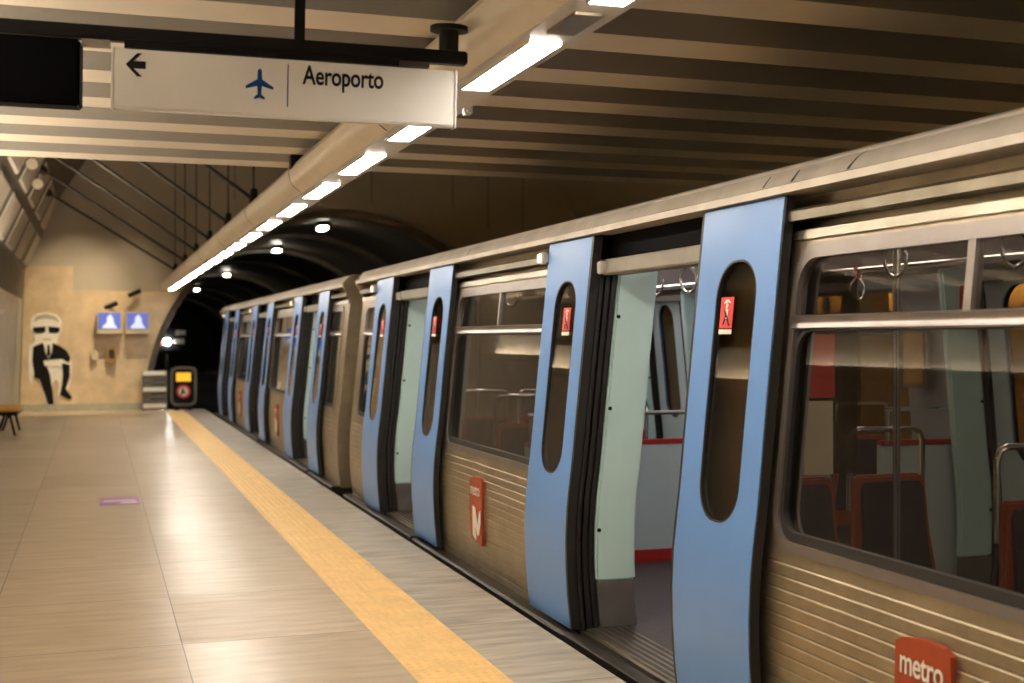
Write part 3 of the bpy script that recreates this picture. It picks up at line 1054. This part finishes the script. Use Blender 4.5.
for side in (1, -1):
    sx = lambda x: x if side > 0 else 2 * CARX - x
    for bi, (y0, y1, c, w) in enumerate(BAYS):
        # ribbed steel panel with the window opening
        mb = MB()
        holed(mb, y0, y1, c, w, W0, W1, WR, -0.02, HEAD, BXg, 0.025, groove_rows())
        fin(mb, side).build('side_panel', 'steel', car, angle=25)
        mb = MB()
        holed(mb, y0, y1, c, w - 0.02, W0 + .01, W1 - .01, WR, 0.03, HEAD + 0.10, lambda z: BX(z) + 0.075, 0.012)
        fin(mb, side).build('inner_lining', 'cabin_grey', car, angle=25)
        # window frame
        outer = [(BX(z) - 0.012, yy, z) for yy, z in rounded(c - w / 2 - 0.022, c + w / 2 + 0.022, W0 - 0.022, W1 + 0.022, WR + 0.02, 8)]
        inner = [(BX(z) - 0.012, yy, z) for yy, z in rounded(c - w / 2 + 0.016, c + w / 2 - 0.016, W0 + 0.016, W1 - 0.034, WR - 0.016, 8)]
        wf_ = MB().outline_ring(outer, inner, (0.045, 0, 0))
        zb = [M0, M0 + .006, (M0 + M1) / 2 - .004, (M0 + M1) / 2 + .004, M1 - .006, M1]
        xo = [0.0, -.012, -.012, -.012, -.012, 0.0]
        def barx(z, zb=zb):
            return BX(z) - 0.012 - (0.008 if zb[0] < z < zb[-1] else 0) + (0.008 if abs(z - (M0 + M1) / 2) < .005 else 0)
        wf_.strip(zb, lambda z: c - w / 2 + .008, lambda z: c + w / 2 - .008, barx, 0.04)
        fin(wf_, side)
        fr = wf_.build('side_window', 'frame_metal', car, angle=35)
        seal_o = [(BX(z) - 0.004, yy, z) for yy, z in rounded(c - w / 2 + 0.012, c + w / 2 - 0.012, W0 + 0.012, M0 + 0.004, 0.105, 8)]
        seal_i = [(BX(z) - 0.004, yy, z) for yy, z in rounded(c - w / 2 + 0.040, c + w / 2 - 0.040, W0 + 0.052, M0 - 0.006, 0.085, 8)]
        # top corners of the lower light are square, so keep its seal thin there
        fin(MB().outline_ring(seal_o, seal_i, (0.03, 0, 0)), side).build('window_seal', 'rubber', fr)
        if w > 1.5:
            mu = MB().strip(linspace(M1, W1 - 0.02, 4), lambda z: c - 0.018, lambda z: c + 0.018, lambda z: BX(z) - 0.010, 0.035)
            fin(mu, side).build('mullion', 'frame_metal', fr)
        # panes
        hw = holefn(c, w - 0.03, W0 + .012, W1 - .012, WR)
        zs = [z for z in rows_for(W0 + .013, W1 - .013, W0 + .0131, W1 - .0131, WR) if z < M0] + [M0]
        fin(MB().strip(zs, lambda z: c - hw(z), lambda z: c + hw(z), lambda z: BX(z) + 0.014 - 0.010 * (z - 1.2), 0.006), side).build('glass_pane', 'window_glass', fr)
        zs = [M1] + [z for z in rows_for(W0 + .013, W1 - .013, W0 + .0131, W1 - .0131, WR) if z > M1]
        if w > 1.5:
            fin(MB().strip(zs, lambda z: c - hw(z), lambda z: c - 0.01, lambda z: BX(z) + 0.006, 0.006), side).build('glass_pane', 'window_glass', fr)
            fin(MB().strip(zs, lambda z: c + 0.01, lambda z: c + hw(z), lambda z: BX(z) + 0.012, 0.006), side).build('glass_pane', 'window_glass', fr)
        else:
            fin(MB().strip(zs, lambda z: c - hw(z), lambda z: c + hw(z), lambda z: BX(z) + 0.012, 0.006), side).build('glass_pane', 'window_glass', fr)
        # door rail over the bay
        e0 = y0 + 0.02
        e1 = y1 - 0.02
        r = MB().prism([(2.572, 2.058), (2.60, 2.058), (2.66, 2.058), (2.66, 2.108), (2.60, 2.108), (2.585, 2.106), (2.572, 2.094)], 'y', e0, e1)
        fin(r, side).build('door_rail', 'steel_bright', car)
        lp = MB().prism([(BX(1.985) - 0.014, 1.985), (BX(2.018) - 0.012, 2.020), (2.66, 2.020), (2.66, 1.985)], 'y', e0, e1)
        fin(lp, side).build('lintel_strip', 'steel_bright', car)
    # cantrail
    ct = [(2.532, 2.166), (2.530, 2.196), (2.552, 2.203), (2.562, 2.222), (2.582, 2.252), (2.600, 2.268), (2.604, 2.278), (2.622, 2.290), (2.645, 2.296), (2.70, 2.296), (2.70, 2.166)]
    cant = fin(MB().prism(ct, 'y', C0, C1), side).build('cantrail', 'cantrail_paint', car, angle=20)
    if side > 0:
        face = [(2.5525, 2.206), (2.562, 2.222), (2.582, 2.252), (2.600, 2.268)]
        for y_, w_, lean_, k_ in ((3.86, 0.018, -0.05, 4), (4.24, 0.022, -0.02, 3), (4.46, 0.016, -0.02, 3), (8.7, 0.02, 0.03, 3)):
            sc = MB()
            f_ = face[:k_]
            vs_ = []
            for i_, (x_, z_) in enumerate(f_):
                o_ = lean_ * (i_ / 3.0) ** 2
                vs_ += [(x_ - 0.0025, y_ + o_, z_ + 0.001), (x_ - 0.0025, y_ + o_ + w_ * (1 - 0.2 * i_), z_ + 0.001)]
            sc.add(vs_, [(2 * i_, 2 * i_ + 1, 2 * i_ + 3, 2 * i_ + 2) for i_ in range(len(f_) - 1)])
            sc.build('scuff_mark', 'dark_metal', cant, recalc=False)
    # recess behind the rail
    fin(MB().box(2.69, 2.72, C0, C1, HEAD, 2.20), side).build('recess_panel', 'steel_dark', car, smooth=False)
    for c in DOORS:
        fin(MB().box(2.665, 2.688, c - HALF, c + HALF, 2.031, 2.165).box(2.60, 2.688, c - HALF - .02, c - HALF, 2.031, 2.165).box(2.60, 2.688, c + HALF, c + HALF + .02, 2.031, 2.165), side).build('cavity_shade', 'display_shade_black', car, smooth=False)  # black boxes paint in the shade of the cavity over each door
    # sill and skirt
    sl_ = [(2.405, -0.065), (2.400, -0.015), (2.415, 0.0), (2.52, 0.0), (2.52, -0.065)]
    fin(MB().prism(sl_, 'y', C0, C1), side).build('sill', 'sill_metal', car)
    fin(MB().prism([(2.44, -0.75), (2.44, -0.065), (2.50, -0.065), (2.50, -0.75)], 'y', C0, C1), side).build('skirt', 'black_paint', car, smooth=False)
    # doors
    for di, c in enumerate(DOORS):
        opened = side > 0
        for s in (1, -1):
            if opened:
                a, b = c + s * (HALF + 0.01), c + s * (HALF + 0.01 + 0.672)
                xf = LX
                th = 0.036
            else:
                a, b = c + s * 0.012, c + s * 0.654
                xf = lambda z: LX(z) + 0.05
                th = 0.04
            y0, y1 = min(a, b), max(a, b)
            m_ = (y0 + y1) / 2 + (-0.012 if opened else 0)
            mb = MB()
            holed(mb, y0, y1, m_, 0.345, 0.84, 1.93, 0.155, 0.028, 2.160, xf, th)
            leaf = fin(mb, side).build('door', 'door_blue', car, angle=28)
            leaf['label'] = 'blue sliding door leaf with a tall rounded window'
            hw = holefn(m_, 0.349, 0.838, 1.932, 0.155)
            zs = rows_for(0.8381, 1.9319, 0.8382, 1.9318, 0.155)
            fin(MB().strip(zs, lambda z: m_ - hw(z), lambda z: m_ + hw(z), lambda z: xf(z) + 0.012 + 0.014 * (z - 1.4), 0.006), side).build('glass_pane', 'door_glass', leaf)
            go = [(xf(z) + 0.0015, yy, z) for yy, z in rounded(m_ - 0.1735, m_ + 0.1735, 0.839, 1.931, 0.155, 10)]
            gi = [(xf(z) + 0.0015, yy, z) for yy, z in rounded(m_ - 0.163, m_ + 0.163, 0.850, 1.920, 0.146, 10)]
            fin(MB().outline_ring(go, gi, (0.02, 0, 0)), side).build('window_seal', 'rubber', leaf)
            zs = linspace(0.028, 2.160, 24)
            sb = MB()
            e = a - s * 0.024 if opened else a - s * 0.010
            sb.strip(zs, lambda z: min(a, e), lambda z: max(a, e), lambda z: xf(z) + 0.002, 0.05)
            sb.strip(zs, lambda z: min(b, b + s * 0.010), lambda z: max(b, b + s * 0.010), lambda z: xf(z) + 0.004, 0.04)
            fin(sb, side).build('door_seal', 'rubber', leaf)
            if opened:
                # inner face of the leaf
                hin = MB()
                holed(hin, y0 + 0.01, y1 - 0.01, m_, 0.36, 0.83, 1.94, 0.16, 0.04, 2.15, lambda z: xf(z) + 0.037, 0.004)
                fin(hin, side).build('inner_skin', 'rubber', leaf, angle=28)
                # warning sticker
                q0 = m_ + 0.02 if s < 0 else m_ - 0.09
                q1 = q0 + 0.11
                stz = (1.645, 1.775)
                sk = MB().strip(linspace(stz[0], stz[1], 3), lambda z: q0, lambda z: q1, lambda z: xf(z) + 0.005, 0.0025).build('sticker', 'sticker_red', leaf, smooth=False)
                pr = MB()
                def mark(poly):
                    pts = [(q1 - u * (q1 - q0), stz[0] + v * (stz[1] - stz[0])) for u, v in poly]
                    n = len(pts)
                    vs_ = [(xf(z) + 0.0035, yy, z) for yy, z in pts] + [(xf(z) + 0.005, yy, z) for yy, z in pts]
                    pr.add(vs_, [tuple(range(n)), tuple(range(2 * n - 1, n - 1, -1))] + [(i, (i + 1) % n, n + (i + 1) % n, n + i) for i in range(n)])
                mark([(0.25, 0.78), (0.40, 0.92), (0.62, 0.92), (0.80, 0.80), (0.60, 0.84), (0.45, 0.82)])
                mark([(0.42, 0.62), (0.60, 0.68), (0.58, 0.80), (0.46, 0.80)])
                mark([(0.44, 0.30), (0.58, 0.30), (0.62, 0.62), (0.40, 0.60)])
                pr.build('pictogram', 'print_white', sk, smooth=False)
                bl = MB()
                pr_keep, pr = pr, bl
                mark([(0.30, 0.58), (0.40, 0.64), (0.58, 0.40), (0.86, 0.06), (0.74, 0.06), (0.50, 0.34), (0.34, 0.10), (0.24, 0.10), (0.42, 0.42)])
                bl.build('pictogram', 'sign_ink', sk, smooth=False)
                MB().strip([stz[0] - 0.026, stz[0] - 0.006], lambda z: q0, lambda z: q1, lambda z: xf(z) + 0.005, 0.0025).build('sticker', 'print_white', leaf, smooth=False)
            else:
                hin = MB()
                holed(hin, y0, y1, m_, 0.325, 0.85, 1.92, 0.15, 0.04, 2.05, lambda z: xf(z) + 0.041, 0.008)
                fin(hin, side).build('inner_skin', 'cabin_white', leaf, angle=28)
            # jamb of ribbed rubber
            j = c + s * HALF
            zs = linspace(0.0, 2.03, 24)
            jb = MB().strip(zs, lambda z: min(j, j + s * 0.05), lambda z: max(j, j + s * 0.05), lambda z: BX(z) - 0.022, 0.116)
            for k, dx_ in enumerate((0.0, 0.036, 0.072)):
                jb.strip(zs, lambda z: min(j, j - s * 0.022), lambda z: max(j, j - s * 0.022), lambda z: BX(z) - 0.014 + dx_, 0.020)
            fin(jb, side).build('door_jamb', 'rubber', car, angle=28)
            # pale draught screen beside the doorway, with a dark kick plate
            zs = linspace(0.28, 2.02, 18)
            wz = MB().strip(zs, lambda z: min(j - s * .02, j + s * 0.03), lambda z: max(j - s * .02, j + s * 0.03), lambda z: BX(z) + 0.096, 0.235)
            sc_ = fin(wz, side).build('draught_screen', 'mint_panel', car, bevel=0.012)
            kz = MB().strip(linspace(0.032, 0.28, 4), lambda z: min(j - s * .018, j + s * 0.028), lambda z: max(j - s * .018, j + s * 0.028), lambda z: BX(z) + 0.098, 0.215)
            fin(kz, side).build('kick_plate', 'kick_grey', sc_)
            for zz_ in (0.56, 1.22, 1.72):
                fin(MB().disc((BX(zz_) + 0.116, j - s * 0.021, zz_), 'y', 0.011, 0.006, 12), side).build('screw', 'sign_ink', sc_)
        # door header, its end block and the dark cavity above
        hd = MB().prism([(2.610, 1.945), (2.602, 1.955), (2.610, 2.022), (2.618, 2.030), (2.72, 2.030), (2.72, 1.945)], 'y', c - HALF + .03, c + HALF - .03)
        h_ = fin(hd, side).build('door_header', 'header_paint', car)
        eb = MB().box(2.575, 2.615, c + HALF - 0.075, c + HALF - 0.012, 1.950, 2.018)
        fin(eb, side).build('end_block', 'fixture_plate', h_, bevel=0.006)
        if opened:
            lm = MB().box(2.515, 2.56, c + HALF + 0.70, c + HALF + 0.77, 2.045, 2.115)
            d_ = fin(lm, side).build('door_light', 'fixture_plate', car, bevel=0.01)
            fin(MB().box(2.508, 2.516, c + HALF + 0.710, c + HALF + 0.760, 2.055, 2.105), side).build('lens', 'marker_glow', d_, smooth=False)
            # ridged step plate
            sp = MB().box(2.475, 2.74, c - HALF + .04, c + HALF - .04, 0.0, 0.024)
            for k in range(6):
                x = 2.500 + k * 0.042
                sp.prism([(x, 0.024), (x + 0.026, 0.024), (x + 0.021, 0.034), (x + 0.005, 0.034)], 'y', c - HALF + .05, c + HALF - .05)
            sp.build('step_plate', 'steel_bright', car, smooth=False)
            MB().prism([(2.385, -0.03), (2.385, 0.004), (2.40, 0.012), (2.455, 0.012), (2.455, -0.03)], 'y', c - HALF - .01, c + HALF + .01).build('door_track', 'sill_metal', car)

# logo plates on the ribbed panels
for (py, ) in ((DOORS[0] + 2.46,), (DOORS[1] + 2.52,)):
    w, z0, z1 = 0.275, 0.225, 0.655
    yl, yr = py + w / 2, py - w / 2          # left as read from the platform
    def pp(u, v):
        return (yl + (yr - yl) * u, z0 + (z1 - z0) * v)
    outl = [(0.06, 0.0), (0.92, -0.06)] + [(1.0, 0.03), (1.0, 0.95)] + [(1 - k / 8, 0.95 + 0.07 * math.sin(PI * (0.15 + 0.7 * k / 8)) - 0.03 * k / 8) for k in range(1, 8)] + [(0.0, 0.93), (0.0, 0.5)]
    n = len(outl)
    pts = [pp(*p) for p in outl]
    # mounting plate follows the wall; plate stands slightly off it
    vs_ = [(BX(z) - 0.022, yy, z) for yy, z in pts] + [(BX(z) - 0.001, yy, z) for yy, z in pts]
    plate = MB().add(vs_, [tuple(range(n)), tuple(range(2 * n - 1, n - 1, -1))] + [(i, (i + 1) % n, n + (i + 1) % n, n + i) for i in range(n)]).build('logo_plate', 'logo_red', car, smooth=False)
    plate['label'] = 'red plate with white metro lettering and letter M'
    tv, tf = text_mesh('metro', 0.2, 0.0, 0.003, 0.0, 0.95)
    tw = max(p[0] for p in tv)
    k = w * 0.80 / tw
    tz = z0 + 0.715 * (z1 - z0)
    MB().add([(BX(tz + p[1] * k * 1.25) - 0.0245 - (0.001 if p[2] > 0 else 0), yl - 0.10 * w - p[0] * k, tz + p[1] * k * 1.25) for p in tv], tf).build('lettering', 'print_white', plate, smooth=False, recalc=False)
    mk = MB()
    for poly in ([(0.26, 0.06), (0.50, 0.00), (0.56, 0.40), (0.52, 0.52), (0.30, 0.54)],
                 [(0.30, 0.54), (0.52, 0.52), (0.70, 0.24), (0.86, 0.48), (0.96, 0.50), (0.96, 0.30), (0.78, 0.10), (0.66, 0.08), (0.54, 0.30)],):
        pts = [pp(*p) for p in poly]
        n = len(pts)
        vs_ = [(BX(z) - 0.0245, yy, z) for yy, z in pts] + [(BX(z) - 0.0215, yy, z) for yy, z in pts]
        mk.add(vs_, [tuple(range(n)), tuple(range(2 * n - 1, n - 1, -1))] + [(i, (i + 1) % n, n + (i + 1) % n, n + i) for i in range(n)])
    mk.build('emblem', 'print_white', plate, smooth=False)

# roof, floor, inner ceiling, ends
half = [(2.655, 2.275), (2.75, 2.30), (2.95, 2.35), (3.30, 2.42), (CARX, 2.45)]
up = half + [(2 * CARX - p[0], p[1]) for p in reversed(half[:-1])]
lo = [(p[0], p[1] - 0.04) for p in reversed(up)]
MB().prism(up + lo, 'y', C0, C1).build('roof', 'steel_dark', car, angle=20)
MB().box(2.52, 2 * CARX - 2.52, C0 + 0.05, C1 - 0.05, -0.08, 0.03).build('cabin_floor', 'cabin_floor', car, smooth=False)
ic = [(2.70, 2.04), (2.92, 2.17), (3.05, 2.20), (4.53, 2.20), (4.66, 2.17), (4.88, 2.04), (4.88, 2.08), (4.66, 2.21), (4.53, 2.24), (3.05, 2.24), (2.92, 2.21), (2.70, 2.08)]
MB().prism(ic, 'y', C0 + .06, C1 - .06).build('cabin_ceiling', 'cabin_ceiling', car, angle=20)
for k in range(9):
    ya = C0 + 0.5 + k * 1.5
    for x in (3.22, 4.36):
        MB().prism([(x - 0.09, 2.20), (x - 0.075, 2.175), (x + 0.075, 2.175), (x + 0.09, 2.20)], 'y', ya, ya + 1.2).build('cabin_lamp', 'cabin_lamp_glow', car, smooth=False)
sec = [(BX(z), z) for z in linspace(-0.02, 2.02, 14)] + [(2.53, 2.17), (2.535, 2.2), (2.58, 2.255), (2.64, 2.29)] + half[1:]
sec = sec + [(2 * CARX - p[0], p[1]) for p in reversed(sec[:-1])]
for ye in (C0, C1):
    y0, y1 = (ye, ye + 0.05) if ye == C0 else (ye - 0.05, ye)
    MB().prism(sec, 'y', y0 - .004, y1 + .004).build('end_wall', 'steel', car, angle=20)
    s = -1 if ye == C0 else 1
    MB().box(3.25, 4.33, min(ye, ye + s * 0.33), max(ye, ye + s * 0.33), -0.1, 2.15).build('gangway', 'rubber', car, smooth=False)

# strap rails and straps
for x in (3.05, 2 * CARX - 3.05):
    MB().tube([(x, C0 + .3, 2.055), (x, C1 - .3, 2.055)], 0.015, 10).build('strap_rail', 'chrome', car)
    for y in ((3.60, 4.29, 6.14, 6.57, 7.6, 8.3, 9.2, 10.2, 11.0) if x < CARX else (2.6, 4.4, 7.0, 8.6, 10.4)):
        t = MB()
        pts = []
        for k in range(18):
            a = 2 * PI * k / 18
            rx = 0.045 * (1.0 if math.sin(a) < 0 else 1.0 - 0.55 * math.sin(a) ** 2)
            pts.append((x + rx * math.cos(a) * 0.9, y - rx * math.cos(a) * 0.4, 1.925 + 0.075 * math.sin(a)))
        t.tube(pts, 0.008, 8, closed=True)
        s_ = t.build('hanging_strap', 'chrome', car)
        MB().box(x - 0.018, x + 0.018, y - 0.018, y + 0.018, 1.990, 2.075).build('strap_clip', 'seat_red', s_, smooth=False)

# grab poles
for x, y in ((3.42, 4.80), (4.15, 4.80), (3.42, 6.5), (4.15, 9.6), (3.42, 11.3)):
    MB().tube([(x, y, 0.03), (x, y, 2.19)], 0.017, 12).build('grab_pole', 'chrome', car)

# seats
def seat(x, y, s):
    """back rest at y; s = -1 looks to -y, 1 looks to +y"""
    mb = MB()
    zs = [(0.36, 0.23), (0.45, 0.235), (0.55, 0.225), (0.70, 0.205), (0.85, 0.20), (0.93, 0.195), (0.965, 0.17)]
    poly = [(x + w, z) for z, w in zs] + [(x - w, z) for z, w in reversed(zs)]
    n = len(poly)
    def lean(z):
        return -s * 0.10 * (z - 0.36)
    vs_ = [(px_, y + lean(z), z) for px_, z in poly] + [(px_, y + lean(z) - s * 0.045, z) for px_, z in poly]
    mb.add(vs_, [tuple(range(n)), tuple(range(2 * n - 1, n - 1, -1))] + [(i, (i + 1) % n, n + (i + 1) % n, n + i) for i in range(n)])
    ya, yb = sorted((y - s * 0.02, y + s * 0.42))
    mb.box(x - 0.225, x + 0.225, ya, yb, 0.375, 0.42)
    sh = mb.build('seat', 'seat_red', car, bevel=0.01)
    ya, yb = sorted((y + s * 0.04, y + s * 0.41))
    MB().box(x - 0.19, x + 0.19, ya, yb, 0.42, 0.455).build('seat_pad', 'seat_fabric', sh, bevel=0.012)
    for q, t0, t1 in ((1, 0.0, 0.022), (-1, 0.045, 0.060)):
        zz_ = [(0.47, 0.19), (0.70, 0.17), (0.90, 0.165), (0.935, 0.145)]
        pl = [(x + w, z) for z, w in zz_] + [(x - w, z) for z, w in reversed(zz_)]
        n = len(pl)
        f0 = lambda z: y + lean(z) + (s * t0 if q > 0 else -s * t0)
        f1 = lambda z: y + lean(z) + (s * t1 if q > 0 else -s * t1)
        vs_ = [(px_, f0(z), z) for px_, z in pl] + [(px_, f1(z), z) for px_, z in pl]
        MB().add(vs_, [tuple(range(n)), tuple(range(2 * n - 1, n - 1, -1))] + [(i, (i + 1) % n, n + (i + 1) % n, n + i) for i in range(n)]).build('back_pad', 'seat_fabric', sh, smooth=False)
    g_ = MB()
    yt = y - s * 0.09
    a, b = x - 0.20, x + 0.20
    pts = [(a, yt, 0.80), (a, yt, 1.12), (a + 0.015, yt, 1.16), (a + 0.05, yt, 1.175), (b - 0.05, yt, 1.175), (b - 0.015, yt, 1.16), (b, yt, 1.12), (b, yt, 0.80)]
    g_.tube(pts, 0.014, 10)
    g_.build('grab_rail', 'chrome', sh)
    ya, yb = sorted((y + s * 0.06, y + s * 0.30))
    MB().box(x - 0.15, x + 0.15, ya, yb, 0.03, 0.375).build('pedestal', 'kick_grey', sh, smooth=False)
for x, y, s in ((3.02, 4.93, -1), (3.52, 4.93, -1), (3.54, 3.95, -1), (3.02, 9.72, -1), (3.52, 9.72, -1), (3.02, 8.80, -1), (3.52, 8.25, 1),
                (4.80, 2.4, 1), (4.80, 4.2, -1), (4.80, 7.2, 1), (4.80, 9.0, -1)):
    seat(x, y, s)

# pale partitions with red rails
def partition(x0, x1, y, zt):
    p = MB().box(x0, x1, y - 0.02, y + 0.02, 0.09, zt - 0.03).build('partition', 'cabin_white', car, smooth=False)
    MB().box(x0, x1, y - 0.028, y + 0.028, zt - 0.035, zt).build('red_rail', 'cabin_red', p, bevel=0.006)
    MB().box(x0, x1, y - 0.032, y + 0.032, 0.03, 0.115).build('red_base', 'cabin_red', p, smooth=False)
    MB().tube([(x0, y - 0.05, zt + 0.19), (x1, y - 0.05, zt + 0.19)], 0.015, 10).build('grab_rail', 'chrome', p)
    for xe in (x0 + 0.02, x1 - 0.02):
        MB().tube([(xe, y - 0.05, zt - 0.02), (xe, y - 0.05, zt + 0.19)], 0.012, 8).build('rail_post', 'chrome', p)
partition(2.78, 4.00, 8.08, 0.89)
partition(4.45, 5.06, 6.42, 0.99)
partition(4.45, 5.06, 11.2, 0.99)
# glass screen behind the window seats, with a red advert and a notice sheet
gs = MB().box(2.74, 3.34, 4.985, 4.993, 0.98, 1.92).build('glass_screen', 'window_glass', car, smooth=False)
MB().box(3.07, 3.21, 4.972, 4.984, 1.33, 1.62).build('advert', 'sticker_red', gs, smooth=False)
MB().box(3.05, 3.20, 4.970, 4.984, 0.98, 1.315).build('notice_sheet', 'paper', gs, smooth=False)
# advert frame and alarm boxes on the far side
ad = MB().box(5.01, 5.035, 6.72, 6.96, 1.28, 1.66).build('advert_frame', 'frame_metal', car, smooth=False)
MB().box(5.002, 5.011, 6.745, 6.935, 1.305, 1.635).build('advert_print', 'box_tan', ad, smooth=False)
for y in (6.31 - 0.052, 11.115 - 0.052):
    al = MB().box(4.92, 5.01, y, y + 0.03, 1.78, 1.92).build('alarm_handle', 'cabin_red', car, bevel=0.006)
    MB().box(4.94, 5.00, y + 0.005, y + 0.03, 1.69, 1.76).build('alarm_label', 'kick_grey', al, smooth=False)

car2 = copy_tree(car)
car2.location.y += 14.9
car2['label'] = 'farther metro car beyond the coupling, near the tunnel mouth'
